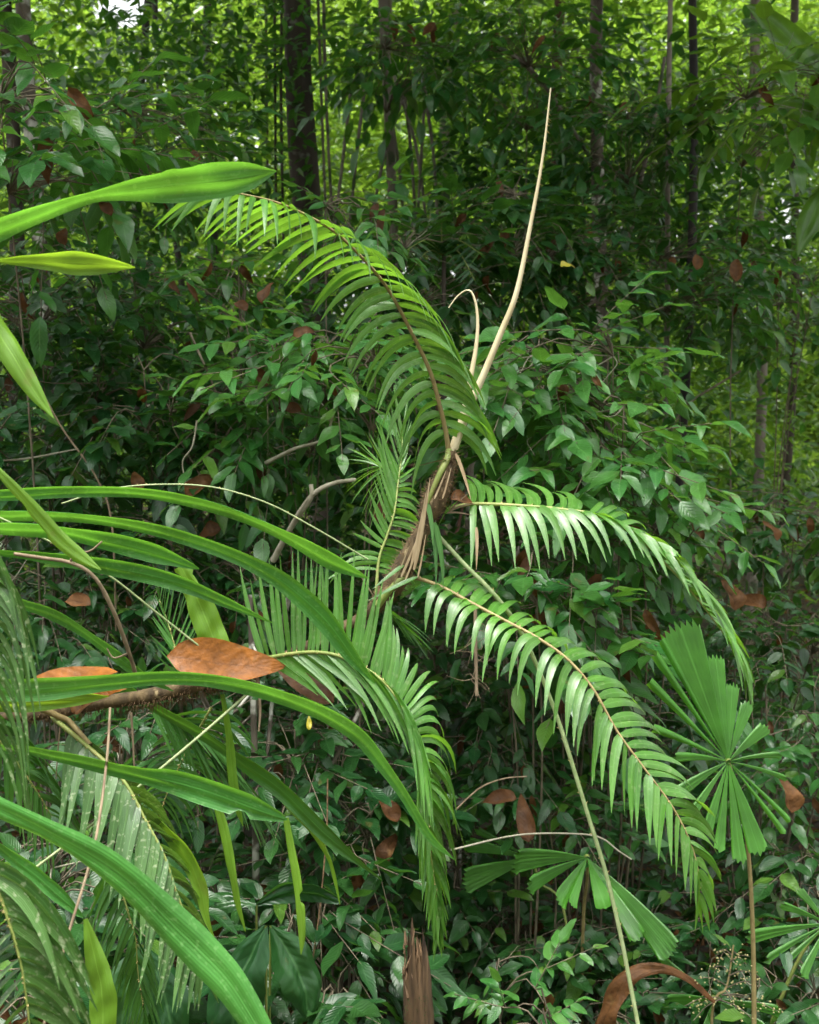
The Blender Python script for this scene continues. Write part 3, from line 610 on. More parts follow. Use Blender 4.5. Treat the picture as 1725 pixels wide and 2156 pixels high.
fC = frond(rattan, [(838, 1215, 3.0), (880, 1218, 2.98), (930, 1236, 2.95), (990, 1268, 2.92), (1060, 1305, 2.88), (1130, 1342, 2.85), (1195, 1388, 2.82), (1250, 1452, 2.8), (1300, 1540, 2.78), (1360, 1622, 2.76), (1420, 1705, 2.76), (1458, 1785, 2.77), (1472, 1850, 2.78), (1468, 1905, 2.8)],
      [(0, -30, 60, -.05, -10, -40), (.15, -45, 85, -.08, -22, -55), (.3, -55, 100, -.08, -25, -50), (.42, -40, 120, -.08, -15, -40), (.55, -30, 135, -.08, -12, -30), (.7, -20, 125, -.08, -5, -20), (.85, -10, 105, -.05, -3, -10), (1, 0, 65, 0, 0, 0)],
      [(0, 30, -20, .15, 5, -20), (.2, 50, -10, .16, 10, -40), (.35, 80, 20, .16, 20, -40), (.5, 105, 45, .14, 30, -40), (.65, 125, 45, .1, 30, -25), (.8, 105, 85, .1, 25, -25), (.92, 50, 95, .05, 12, -15), (1, 5, 70, 0, 2, 0)],
      37, 40, .0235, M['frond'], .006, 'rachis_brown', t0=.1, label='lower right frond sloping down in front of the fan palm', wtaper=.8)
fD = frond(rattan, [(470, 1418, 2.86), (542, 1391, 2.84), (628, 1375, 2.81), (693, 1376, 2.78), (743, 1394, 2.76), (797, 1426, 2.74), (836, 1469, 2.72), (858, 1512, 2.71), (876, 1569, 2.71), (890, 1640, 2.72), (899, 1723, 2.73), (911, 1830, 2.75), (922, 1905, 2.77), (920, 1965, 2.79)],
      [(0, -60, -170, .05, -15, 0), (.1, -55, -185, .05, -10, 0), (.2, 5, -205, .05, 0, 0), (.3, 5, -205, .05, 0, 0), (.36, 35, -185, .05, 5, -10), (.42, 10, -130, .05, 15, -30), (.48, 60, -50, .08, 25, -50), (.54, 80, 90, .08, 45, -60), (.62, 85, 165, .06, 30, -40), (.72, 40, 130, .04, 15, -15), (1, 8, 60, 0, 0, 0)],
      [(0, 110, 50, -.06, 25, 8), (.12, 120, 75, -.08, 25, 5), (.22, 115, 130, -.08, 25, 0), (.32, 120, 180, -.08, 30, -20), (.42, 80, 210, -.08, 25, -30), (.52, 35, 190, -.08, 15, -20), (.62, -5, 150, -.05, 0, -10), (.75, -10, 120, -.03, -5, -5), (1, -8, 60, 0, 0, 0)],
      76, 70, .0155, M['frond'], .006, 'rachis', t0=.1, label='near frond above the orange leaf, its leaflets standing up then drooping', thorns=110, jit=.35, wtaper=.8)
fE = frond(rattan, [(792, 1250, 3.05), (798, 1179, 3.08), (814, 1131, 3.1), (830, 1081, 3.12), (839, 1012, 3.16), (846, 955, 3.2), (848, 905, 3.24)],
      [(0, -110, 45, -.05, -30, -30), (.18, -100, 40, -.05, -30, -25), (.3, -40, -60, 0, -5, 0), (.5, -35, -130, 0, -5, 0), (.75, -45, -110, 0, -5, 0), (1, -10, -90, 0, 0, 0)],
      [(0, 70, 60, .05, 15, -12), (.3, 75, 45, .05, 18, -14), (.55, 55, 30, .06, 15, -14), (.75, 15, -60, .05, 3, 0), (1, 15, -90, .05, 0, 0)],
      30, 34, .012, M['frond'], .005, 'rachis', t0=.12, label='narrow upright frond left of the brown sheath', thorns=25, jit=.4)
fE2 = frond(rattan, [(838, 1015, 3.16), (822, 1000, 3.3), (808, 986, 3.5), (800, 980, 3.65)],
      [(0, -20, 130, -.05, -8, -10), (.4, -45, 110, -.05, -10, -10), (.7, -75, 70, 0, -10, -12), (1, -80, 25, .05, 0, -12)],
      [(0, -40, -110, 0, 0, 0), (.4, -60, -75, 0, 0, -5), (.7, -75, -40, 0, 0, -8), (1, -80, -5, .05, 0, -8)],
      14, 12, .013, M['frond'], .004, 'rachis', thorns=0, label='small frond end pointing away left of the sheath')
fG = frond(rattan, [(800, 1275, 3.03), (815, 1290, 3.08), (835, 1310, 3.12), (850, 1330, 3.15)], [(0, 90, 70, .03), (1, 70, 60, .03)], [(0, 50, 60, .02), (1, 60, 70, .02)], 9, 9, .011, M['frond_dark'], .004, 'rachis', thorns=0)
for (a, b, w) in [((908, 1095, 2.93), (918, 1240, 2.9), .012), ((915, 1100, 2.92), (934, 1240, 2.9), .014), ((900, 1060, 2.93), (912, 1150, 2.9), .012), ((925, 1150, 2.92), (935, 1215, 2.9), .01), ((880, 1215, 2.93), (775, 1265, 2.9), .014), ((850, 1190, 2.94), (785, 1240, 2.9), .012)]:
    leaflet(stem, rattan, W(*a), W(*b), (1, 0, .2), w, M['frond_dark'], np.array([.06, 0, .06]), name='leaflet')
whip(rattan, [(956, 945, 3.0), (985, 865, 2.99), (1020, 785, 2.98), (1055, 700, 2.97), (1088, 615, 2.96), (1118, 470, 2.95), (1143, 330, 2.94), (1160, 185, 2.93)], .0115, .0018, 'spear', 'spear', 70, .009, side=(.9, -.1, -.1), label='tall pale unopened spear leaf with thorns')
whip(rattan, [(952, 950, 3.0), (975, 875, 3.0), (990, 800, 3.0), (1002, 735, 3.0), (1006, 680, 3.0), (1001, 635, 3.0), (988, 611, 3.0), (965, 622, 3.0), (945, 648, 3.0)], .011, .0012, 'spear', 'spear', 30, .005, label='short pale spear with a hooked thin tip')
whip(rattan, [(925, 1130, 3.03), (980, 1190, 3.0), (1030, 1240, 2.98), (1085, 1310, 3.0), (1130, 1400, 3.02), (1170, 1500, 3.0), (1200, 1592, 2.96), (1240, 1722, 2.92), (1275, 1835, 2.9), (1305, 1960, 2.88), (1325, 2060, 2.87), (1348, 2180, 2.86)], .0065, .0055, 'whip', 'whip', 90, .008, label='long pale thorny whip hanging to the bottom')
whip(rattan, [(130, 1060, 2.75), (230, 1030, 2.78), (340, 1020, 2.8), (450, 1026, 2.82), (560, 1058, 2.84), (660, 1110, 2.86), (775, 1178, 2.9)], .0018, .0024, 'whip', 'whip', 90, .004)
whip(rattan, [(-40, 1070, 2.6), (0, 1090, 2.62), (120, 1148, 2.66), (230, 1212, 2.7), (330, 1290, 2.74), (440, 1375, 2.78), (545, 1440, 2.82)], .0024, .003, 'whip', 'whip', 110, .004)
whip(rattan, [(40, 1853, 2.55), (150, 1770, 2.6), (300, 1650, 2.66), (420, 1550, 2.72), (520, 1462, 2.8)], .003, .0035, 'whip', 'whip', 90, .004)

# second palm at the left: hanging fronds
lb = W(-300, 1700, 2.6); lb = (lb.x, lb.y, ground(lb.x, lb.y))
lp = thing('feather_palm', 'dark feather palm drooping its fronds into the lower left corner', 'palm', lb)
g = Geo(); g.tube(catmull([lb, tuple(W(-220, 1650, 2.6)), tuple(W(-120, 1480, 2.5)), tuple(W(20, 1490, 2.62)), tuple(W(120, 1500, 2.72)), tuple(W(190, 1570, 2.66))], 24), np.linspace(.02, .007, 24), 8); g.obj('stem', M['rachis_brown'], lp)
frond(lp, [(110, 1510, 2.72), (170, 1560, 2.66), (230, 1612, 2.62), (268, 1655, 2.6), (305, 1725, 2.58), (345, 1800, 2.56), (372, 1880, 2.55), (402, 1960, 2.55), (430, 2050, 2.56)],
      [(0, -20, 190, -.08, 0, -30), (.3, -10, 185, -.1, 0, -25), (.55, -15, 190, -.1, 0, -20), (.8, -30, 170, -.08, 0, -10), (1, 0, 90, 0, 0, 0)],
      [(0, 60, 120, .15, 20, -20), (.5, 60, 130, .15, 20, -20), (1, 10, 90, .05, 0, 0)], 30, 22, .024, M['frond_mottled'], .006, 'rachis', t0=.1, label='grey green frond hanging straight down', wref=(1, .1, .1), jit=.2)
frond(lp, [(-40, 1800, 2.0), (0, 1887, 2.0), (28, 1970, 2.0), (43, 2027, 2.0), (53, 2084, 2.0), (63, 2165, 2.0), (70, 2240, 2.0)],
      [(0, -80, 90, -.05, -10, -10), (1, -70, 110, -.05, -10, -10)], [(0, 200, 230, -.02, 50, -60), (.3, 170, 190, -.02, 45, -45), (.6, 150, 150, 0, 35, -30), (1, 120, 130, 0, 25, -25)],
      17, 30, .022, M['frond_mottled'], .0045, 'rachis', t0=0, label='pale mottled frond in the bottom left corner', jit=.2, wref=(.6, -.2, .8))
frond(lp, [(-140, 1020, 2.25), (-90, 1090, 2.22), (-50, 1180, 2.2), (-30, 1290, 2.2), (-30, 1420, 2.2), (-30, 1560, 2.2)], None,
      [(0, 110, 160, -.03, 45, -60), (.3, 125, 210, -.03, 45, -70), (.6, 110, 250, -.03, 45, -70), (1, 90, 260, 0, 30, -60)], 0, 24, .016, M['frond_mottled'], .006, 'rachis', label='frond with drooping leaflets at the left border', wref=(.8, -.3, .3))
frond(lp, [(-60, 1480, 2.7), (0, 1560, 2.72), (60, 1640, 2.74), (110, 1720, 2.76)], [(0, -10, 180, 0, 0, -20), (1, 10, 140, 0, 0, -10)], [(0, 120, 110, .05, 30, -40), (1, 100, 130, .05, 25, -30)], 14, 16, .016, M['frond_dark'], .005, 'rachis', label='dark frond behind the long strap leaves')
frond(lp, [(445, 1490, 3.15), (405, 1560, 3.18), (370, 1630, 3.2), (345, 1690, 3.22), (335, 1730, 3.24)], [(0, -110, 20, .02, -20, -18), (1, -60, 60, .02, -15, -15)], [(0, 90, 60, .02, 25, -25), (.5, 95, 105, .02, 30, -30), (1, 30, 80, 0, 0, 0)], 22, 24, .012, M['frond_dark'], .004, 'rachis', label='small dark frond behind the straight thorny stalk')
frond(lp, [(300, 1470, 3.05), (350, 1500, 3.05), (410, 1550, 3.06), (470, 1620, 3.08), (520, 1690, 3.1)], [(0, 60, 140, 0, 10, 0), (1, 50, 110, 0, 5, 0)], [(0, 130, 105, 0, 20, -10), (1, 80, 100, 0, 10, -10)], 30, 30, .010, M['frond_dark'], .004, 'rachis', label='dense dark frond of threadlike leaflets below the hairy stem')
frond(lp, [(400, 1470, 3.0), (385, 1420, 3.0), (368, 1360, 3.02), (350, 1300, 3.05), (335, 1260, 3.08)], [(0, -70, -60, 0, 0, -5), (1, -15, -80, 0, 0, 0)], [(0, 80, -90, 0, 0, -10), (.5, 40, -120, 0, 0, 0), (1, 0, -80, 0, 0, 0)], 16, 18, .008, M['frond_dark'], .003, 'rachis', label='thin upright frond left of the orange leaf')
frond(lp, [(240, 1800, 2.95), (265, 1905, 2.95), (285, 1970, 2.95), (290, 2041, 2.96), (300, 2110, 2.97), (305, 2160, 2.98)], [(0, -60, 120, 0, -10, -10), (1, -20, 110, 0, 0, 0)], [(0, 70, 120, .03, 15, -15), (1, 25, 110, 0, 0, 0)], 24, 24, .013, M['frond_dark'], .0035, 'rachis', label='dark hanging frond behind the big strap leaf')

q = W(930, 620, 6.2); gp = thing('glossy_palm', 'dark glossy palm glinting behind the gap right of the arching frond', 'palm', (q.x, q.y, ground(q.x, q.y)))
g = Geo(); b = np.array(gp.location); g.tube(catmull([b, b * .5 + np.array(W(930, 540, 6.2)) * .5, tuple(W(935, 535, 6.2))], 10), np.linspace(.02, .012, 10), 7); g.obj('stem', M['bark_dark'], gp)
for (x1, y1, x2, y2) in ((900, 505, 850, 530), (960, 505, 1015, 535), (930, 480, 935, 455), (900, 530, 860, 580), (965, 530, 1000, 590)):
    frond(gp, [(932, 535, 6.2), (x1, y1, 6.1), (x2, y2, 6.0)], [(0, -40, 10, -.05, -5, -12), (1, -25, 30, 0, 0, 0)], [(0, 40, 12, -.05, 5, -12), (1, 25, 30, 0, 0, 0)], 10, 10, .022, M['shrub_dark'], .006, 'rachis', thorns=0)

# strap leaves -----------------------------------------------------------------
def strap(root, pts, mat, depth=2.5, tilt=35, rows=40, notch=(), name='blade', cols=7, label=None, wave=.08, mid=True, flip=1, blunt=False):
    P4 = [(p[0], p[1], p[3] if len(p) > 3 else depth) for p in pts]
    P = catmull([tuple(W(*p)) for p in P4], rows)
    raw = np.array([p[2] for p in pts], float); seg = np.linalg.norm(np.diff(np.array([p[:2] for p in pts], float), axis=0), axis=1)
    s0 = np.concatenate([[0], np.cumsum(seg)]); s0 /= s0[-1]; tt = np.linspace(0, 1, rows)
    dep = (P - np.array(CAM)) @ np.array(FWD); hw = np.interp(tt, s0, raw) / F * dep
    hw = np.convolve(np.pad(hw, 1, mode='edge'), [.25, .5, .25], 'valid')
    if not blunt: hw[-1] = .0008
    T = nrm(np.gradient(P, axis=0)); view = nrm(P - np.array(CAM))
    A = nrm(np.cross(T, view))
    N0 = np.cross(T, A)
    tl = R(tilt); wob = .28 * np.sin(tt * 7 + RNG.uniform(0, 6))
    ca, sa = np.cos(tl + wob)[:, None], np.sin(tl + wob)[:, None]
    # turn the blade about its own axis so that it also faces the sky
    up = np.array([0, 0, 1.0]); s = np.sign((np.cross(A, T) * -view).sum(1))[:, None]
    Wd = nrm(A * ca + (-view) * sa * flip); hw = hw / np.maximum(np.cos(tl), .4)
    Nn = nrm(np.cross(Wd, T)); Nn = Nn * (1 if Nn[:, 2].mean() >= 0 else -1)
    cs = np.linspace(-1, 1, cols)
    V = np.zeros((rows, cols, 3)); U = np.zeros((rows, cols, 2))
    for j, c in enumerate(cs):
        lim = np.ones(rows)
        for (ta, tb, sd, dpt) in notch:
            if np.sign(c) == sd:
                m = (tt >= ta) & (tt <= tb); lim[m] = np.minimum(lim[m], (1 - dpt) / max(abs(c), .01)) if abs(c) > 1 - dpt else lim[m]
        cc = c * np.minimum(lim, 1)
        hgt = (.6 * min(abs(c), .5) - .75 * max(0, abs(c) - .5)) if mid else 0
        V[:, j] = P + Wd * (hw * cc)[:, None] + Nn * (hw * (hgt + wave * np.sin(tt * 23 + 2 * c + len(pts))))[:, None]
        U[:, j, 0] = .5 + .5 * c; U[:, j, 1] = tt
    Q = [(i * cols + j, i * cols + j + 1, (i + 1) * cols + j + 1, (i + 1) * cols + j) for i in range(rows - 1) for j in range(cols - 1)]
    o = np.array(root.matrix_basis.translation)
    return tag(link(name, np_mesh(name, V.reshape(-1, 3) - o, Q, U.reshape(-1, 2), np.zeros(rows * cols), [M[mat]]), root), label)
def crown_base(name, label, cat, px, py, d):
    b = W(px, py, d); root = thing(name, label, cat, (b.x, b.y, ground(b.x, b.y)))
    return root
pg = crown_base('palm_grass', 'broad leaved plant reaching in from the upper left border', 'plant', -420, 800, 2.3)
g = Geo(); b = np.array(pg.location)
for (x, y) in [(-170, 560), (-160, 540), (-110, 560)]:
    g.tube(catmull([b + np.array([RNG.normal(0, .02), 0, -.03]), b * .4 + np.array(W(x - 140, y + 200, 2.3)) * .6, np.array(W(x, y, 2.3))], 14), np.linspace(.012, .006, 14), 6)
g.obj('stem', M['rachis'], pg)
strap(pg, [(-170, 560, 8), (-80, 522, 18), (0, 482, 24), (120, 437, 17), (200, 413, 15), (280, 400, 24), (370, 390, 34), (460, 379, 34), (530, 369, 24), (582, 360, 1)], 'strap', 2.3, 30, 60, label='long arching leaf twisting to a broad tip', notch=[(.66, .7, 1, .08), (.73, .78, 1, .06)])
strap(pg, [(-160, 540, 5), (-60, 546, 5), (0, 549, 6), (60, 549, 11), (150, 553, 21), (220, 557, 18), (260, 560, 9), (285, 563, 1)], 'strap_lime', 2.3, 40, 44, label='short lime leaf below the long arching leaf')
strap(pg, [(-110, 560, 14), (-40, 640, 26), (0, 705, 27), (45, 780, 22), (80, 835, 14), (113, 880, 1)], 'strap_lime', 2.2, 20, 40, flip=-1, label='leaf tip hanging down at the left border')
sd_ = crown_base('strap_leaf_plant', 'plant with long glossy strap leaves sweeping in from the left border', 'plant', -420, 1500, 2.5)
b = np.array(sd_.location); g = Geo(); g.tube([b + np.array([0, 0, -.03]), b + np.array([0, .02, .5]), np.array(W(-330, 1350, 2.5))], [.05, .04, .03], 8); g.obj('stem', M['rachis'], sd_)
strap(sd_, [(-330, 1180, 14), (-60, 1046, 10), (0, 1043, 10), (150, 1035, 10), (300, 1038, 11), (420, 1060, 13), (520, 1092, 15), (620, 1138, 19), (700, 1182, 20), (775, 1218, 2)], 'strap', 2.65, 45, 60, label='uppermost long strap leaf ending by the rattan stem')
strap(sd_, [(-330, 1200, 14), (-60, 1090, 14), (0, 1086, 14), (120, 1087, 14), (220, 1096, 13), (330, 1116, 12), (430, 1146, 12), (520, 1182, 13), (600, 1228, 16), (680, 1300, 18), (740, 1380, 15), (790, 1440, 2)], 'strap', 2.7, 45, 64, label='second long strap leaf passing behind the upright leaflets')
strap(sd_, [(-330, 1230, 14), (-60, 1112, 18), (0, 1112, 18), (120, 1120, 17), (230, 1140, 17), (330, 1166, 17), (420, 1198, 3)], 'strap', 2.6, 45, 50, label='third strap leaf snapped near its tip')
strap(sd_, [(380, 1192, 14), (405, 1235, 26), (428, 1290, 29), (450, 1345, 29), (462, 1372, 27)], 'strap_lime', 2.86, 10, 30, label='snapped leaf end hanging in lime green', blunt=True, notch=[(.12, .3, 1, .4), (.05, .1, -1, .3)])
strap(sd_, [(-330, 1260, 12), (-60, 1172, 10), (30, 1167, 8), (120, 1177, 13), (220, 1192, 15), (320, 1212, 14), (400, 1236, 13), (480, 1270, 10), (575, 1312, 1)], 'strap', 2.6, 45, 56, label='fourth strap leaf behind the lime leaf')
strap(sd_, [(-120, 900, 4), (-40, 955, 6), (0, 996, 8), (60, 1060, 15), (120, 1130, 17), (170, 1172, 14), (213, 1200, 1)], 'strap_lime', 2.35, 15, 40, label='nibbled lime leaf crossing the strap leaves', notch=[(.5, .56, -1, .25), (.62, .7, -1, .35)])
strap(sd_, [(-200, 1290, 10), (0, 1268, 10), (60, 1276, 11), (130, 1303, 14), (220, 1362, 13), (300, 1424, 10), (365, 1455, 1)], 'strap', 2.75, 40, 44, label='strap leaf sloping down to the hairy stem')
strap(sd_, [(-250, 1440, 16), (0, 1452, 19), (100, 1450, 20), (200, 1440, 16), (330, 1428, 13), (430, 1431, 13), (520, 1447, 18), (620, 1477, 22), (700, 1512, 21), (760, 1553, 19), (800, 1602, 16), (850, 1672, 12), (905, 1762, 8), (957, 1810, 1)], 'strap', 2.5, 40, 76, label='longest strap leaf crossing in front of the drooping frond')
strap(sd_, [(-250, 1500, 18), (0, 1482, 19), (90, 1476, 18), (180, 1470, 10), (230, 1466, 1)], 'strap_lime', 2.56, 40, 36, label='lime strap leaf under the brown dead leaf')
strap(sd_, [(-250, 1600, 12), (0, 1577, 12), (120, 1592, 14), (250, 1622, 17), (350, 1642, 21), (430, 1666, 23), (520, 1697, 23), (605, 1726, 5)], 'strap', 2.4, 40, 60, label='strap leaf torn near its tip above the mottled sapling', notch=[(.62, .67, 1, .12), (.88, .905, -1, .5)])
strap(sd_, [(602, 1722, 6), (614, 1790, 8), (625, 1850, 9), (633, 1920, 10), (636, 1975, 7), (634, 2010, 1)], 'strap_lime', 2.42, 10, 40, label='shrivelled hanging leaf tip', notch=[(.55, .62, 1, .8)])
strap(sd_, [(-250, 1600, 16), (-40, 1682, 19), (0, 1702, 21), (100, 1748, 24), (200, 1803, 30), (280, 1864, 34), (350, 1932, 36), (420, 2002, 36), (480, 2066, 33), (530, 2142, 28), (575, 2220, 20)], 'strap', 2.0, 25, 70, label='biggest glossy strap leaf running down to the bottom edge')
strap(sd_, [(-150, 1690, 10), (-20, 1772, 12), (60, 1832, 14), (120, 1882, 13), (175, 1932, 5)], 'strap', 2.3, 40, 36, label='strap leaf folded at the lower left')
strap(sd_, [(180, 1935, 4), (192, 1985, 15), (205, 2040, 24), (216, 2100, 30), (216, 2180, 26)], 'strap_lime', 2.3, 10, 36, label='lime folded leaf end hanging at the bottom', blunt=True)
strap(sd_, [(230, 1640, 5), (290, 1700, 9), (340, 1742, 17), (390, 1802, 17), (422, 1868, 12), (434, 1930, 6), (452, 1978, 1)], 'strap_lime', 2.65, 45, 40, label='drooping yellow green leaf above the big strap leaf')
strap(sd_, [(448, 1672, 6), (470, 1740, 9), (486, 1820, 9), (500, 1900, 8), (517, 1962, 1)], 'strap_lime', 2.62, 30, 36, label='narrow ribbon leaf hanging left of the mottled sapling')
strap(sd_, [(468, 1462, 6), (482, 1550, 8), (490, 1640, 9), (500, 1700, 9), (512, 1740, 1)], 'strap_lime', 2.85, 30, 30)
strap(sd_, [(250, 1440, 10), (330, 1492, 12), (420, 1543, 14), (520, 1612, 15), (600, 1672, 14), (700, 1770, 12), (805, 1854, 1)], 'strap_dark', 2.9, 45, 50, label='dark strap leaf slanting to the lower centre')
strap(sd_, [(560, 1640, 6), (610, 1690, 10), (660, 1750, 8), (690, 1800, 7), (705, 1850, 4), (716, 1905, 1)], 'strap_lime', 2.92, 45, 36, label='ragged yellow green leaf under the dark strap leaf', notch=[(.6, .68, 1, .5)])

q = W(1900, 300, 7.2); bl = thing('broad_leaf_plant', 'plant with huge blade shaped leaves entering at the top right corner', 'plant', (q.x, q.y, ground(q.x, q.y)))
g = Geo(); b = np.array(bl.location); g.tube(catmull([b, b * .5 + np.array(W(1900, 200, 7.2)) * .5, tuple(W(1880, 190, 7.2))], 12), np.linspace(.05, .03, 12), 8); g.obj('stem', M['rachis'], bl)
strap(bl, [(1880, 190, 10), (1800, 180, 26), (1725, 140, 34), (1650, 70, 26), (1600, 25, 14), (1570, 10, 1)], 'far_mid', 7.1, 20, 30)
strap(bl, [(1880, 200, 8), (1800, 215, 20), (1720, 235, 24), (1650, 225, 18), (1600, 235, 1)], 'far_mid', 7.2, 30, 30)
strap(bl, [(1880, 210, 8), (1790, 330, 20), (1730, 420, 26), (1700, 480, 22), (1680, 540, 1)], 'far_mid', 7.0, 25, 30)
q = W(660, 1640, 4.6); gt = thing('grass_tuft', 'tuft of fine dark grass left of the drooping frond', 'grass', (q.x, q.y, ground(q.x, q.y)))
b = np.array(gt.location); g = Geo(); g.tube(catmull([b, tuple(W(655, 1650, 4.6))], 6), [.012] * 6, 6); g.obj('stem', M['twig'], gt)
for i in range(40):
    a_ = RNG.uniform(0, 6.28); e = np.array(W(655, 1625, 4.6)); t_ = e + np.array([math.cos(a_) * RNG.uniform(.06, .16), math.sin(a_) * .08, RNG.uniform(-.06, .1)])
    leaflet(gt, gt, e + np.array([0, 0, -.05]), t_, (math.sin(a_), -math.cos(a_), .2), .007, M['frond_dark'], np.array([0, 0, .25]), name='blade')

# ------------------------------------------------------------------ fan palms
def fan_leaf(root, hub, segs, mat, name='fan_segment', label=None, teeth=True):
    """segs: (angle of centre in picture degrees, length px, half spread degrees, pleats, depth change at tip, droop px)"""
    h = np.array(W(*hub)); d = hub[2]
    hubg = Geo(); hubg.tube([h + np.array([0, .012, 0]), h - np.array([0, .006, 0])], [.011, .008], 8)
    hb = hubg.obj('leaf_hub', M['rachis'], root, label)
    for (ang, ln, hs_, pl, dd, dr) in segs:
        rows = 9; cols = pl * 2 + 1
        V = np.zeros((rows, cols, 3)); U = np.zeros((rows, cols, 2))
        for i in range(rows):
            s = i / (rows - 1)
            for j in range(cols):
                u = j / (cols - 1)
                a = R(ang + (2 * u - 1) * hs_ * (1 - .12 * s * s))
                r = ln * s
                if i == rows - 1: r *= 1 - (.05 * ((j % 2) if teeth else 0)) - RNG.uniform(0, .03) - .05 * (2 * u - 1) ** 2
                px, py = math.cos(a) * r, -math.sin(a) * r + dr * s * s
                q = h + np.array(D(px, py, dd * s, d))
                q = q + np.array(-FWD) * ((.5 if j % 2 else -.5) * .02 * ln / F * d * 3.0 * s ** .7 * min(1, hs_ / pl / 2.4))
                V[i, j] = q; U[i, j] = (.5 + .48 * (2 * u - 1), s)
        Q = [(i * cols + j, i * cols + j + 1, (i + 1) * cols + j + 1, (i + 1) * cols + j) for i in range(rows - 1) for j in range(cols - 1)]
        link(name, np_mesh(name, V.reshape(-1, 3) - np.array(root.location), Q, U.reshape(-1, 2), np.zeros(rows * cols), [M[mat]], smooth=False), hb)
    return hb
def palm_root(label, px, py, d, name='fan_palm'):
    p = W(px, py, d); return thing(name, label, 'palm', (p.x, p.y, ground(p.x, p.y)))
def stalk(root, pts, r0, r1, mat='rachis', name='petiole'):
    b = np.array(root.location); P = catmull([b + np.array([0, 0, -.03])] + [tuple(W(*p)) for p in pts], 24)
    g = Geo(); g.tube(P, np.linspace(r0, r1, 24), 7); return g.obj(name, M[mat], root)
def seg_to(hub, tx, ty, hs_, pl, dd=0.0, dr=0.0):
    return (math.degrees(math.atan2(-(ty - dr - hub[1]), tx - hub[0])), math.hypot(tx - hub[0], ty - dr - hub[1]), hs_ * 1.12, pl, dd, dr)
H1 = (1534, 1603, 3.9)
fp1 = palm_root('upright fan palm with a big pleated star shaped leaf at the right', 1592, 2200, 4.05)
stalk(fp1, [(1588, 2100, 4.05), (1583, 1900, 4.02), (1572, 1760, 3.99), (1550, 1660, 3.95), (1535, 1606, 3.91)], .011, .006, 'rachis_brown')
fan_leaf(fp1, H1, [seg_to(H1, *a) for a in [
    (1428, 1303, 8.5, 7, .02), (1385, 1330, 1.6, 1, .0), (1366, 1360, 2.0, 1, -.02), (1352, 1420, 2.4, 1, -.03), (1513, 1375, 5.5, 5, .05), (1553, 1440, 6.5, 5, .06), (1590, 1480, 7, 4, .06),
    (1628, 1532, 8, 4, .04, 8), (1650, 1590, 4, 2, 0, 14), (1360, 1525, 3, 1, -.03, 12), (1405, 1590, 5.5, 2, -.05, 20), (1412, 1668, 7, 3, -.06, 12), (1445, 1712, 5, 3, -.06, 10), (1478, 1750, 5, 3, -.06, 8), (1505, 1792, 4, 2, -.06), (1550, 1815, 4.5, 3, -.06), (1592, 1795, 6.5, 4, -.06),
    (1650, 1756, 2.2, 1, -.05, 8), (1663, 1730, 2.2, 1, -.04, 10), (1660, 1640, 3, 2, -.02, 14)]], 'fan')
H2 = (1237, 1806, 4.4)
fp2 = palm_root('low fan palm with blunt toothed leaf segments spreading below centre', 1225, 2050, 4.7)
stalk(fp2, [(1228, 1950, 4.6), (1236, 1860, 4.5), (1238, 1810, 4.42)], .009, .006, 'rachis_brown')
fan_leaf(fp2, H2, [seg_to(H2, *a) for a in [(1068, 1800, 10, 5, -.1, 20), (1098, 1845, 8, 4, -.15, 18), (1160, 1868, 13, 4, -.2, 14), (1188, 1874, 9, 3, -.2, 10), (1258, 1878, 17, 4, -.2, 5), (1322, 1932, 8, 4, -.25, 12), (1390, 1962, 8.5, 6, -.25, 22)]], 'fan')
H2b = (1120, 1808, 4.8)
stalk(fp2, [(1190, 1930, 4.8), (1140, 1860, 4.82), (1122, 1812, 4.82)], .008, .005, 'rachis')
fan_leaf(fp2, H2b, [seg_to(H2b, *a) for a in [(968, 1845, 11, 6, -.1, 10), (975, 1785, 7, 4, .05, 10), (1000, 1760, 4, 2, .1, 5)]], 'fan')
H3 = (1745, 1945, 4.2)
fp3 = palm_root('fan palm cut by the right border with leaf segments pointing left', 1700, 2300, 4.3)
stalk(fp3, [(1625, 2190, 4.3), (1655, 2080, 4.28), (1700, 1990, 4.25), (1742, 1948, 4.22)], .009, .006)
fan_leaf(fp3, H3, [seg_to(H3, *a) for a in [(1552, 1962, 5, 3, -.08, 14), (1588, 2006, 3.5, 2, -.1, 14), (1625, 2018, 4, 2, -.1, 10), (1665, 2035, 6, 3, -.12, 6), (1720, 2050, 8, 3, -.1), (1640, 1905, 5, 3, 0, 8), (1690, 1880, 7, 3, .05), (1800, 1880, 14, 4, 0), (1850, 1980, 12, 4, 0)]], 'fan')
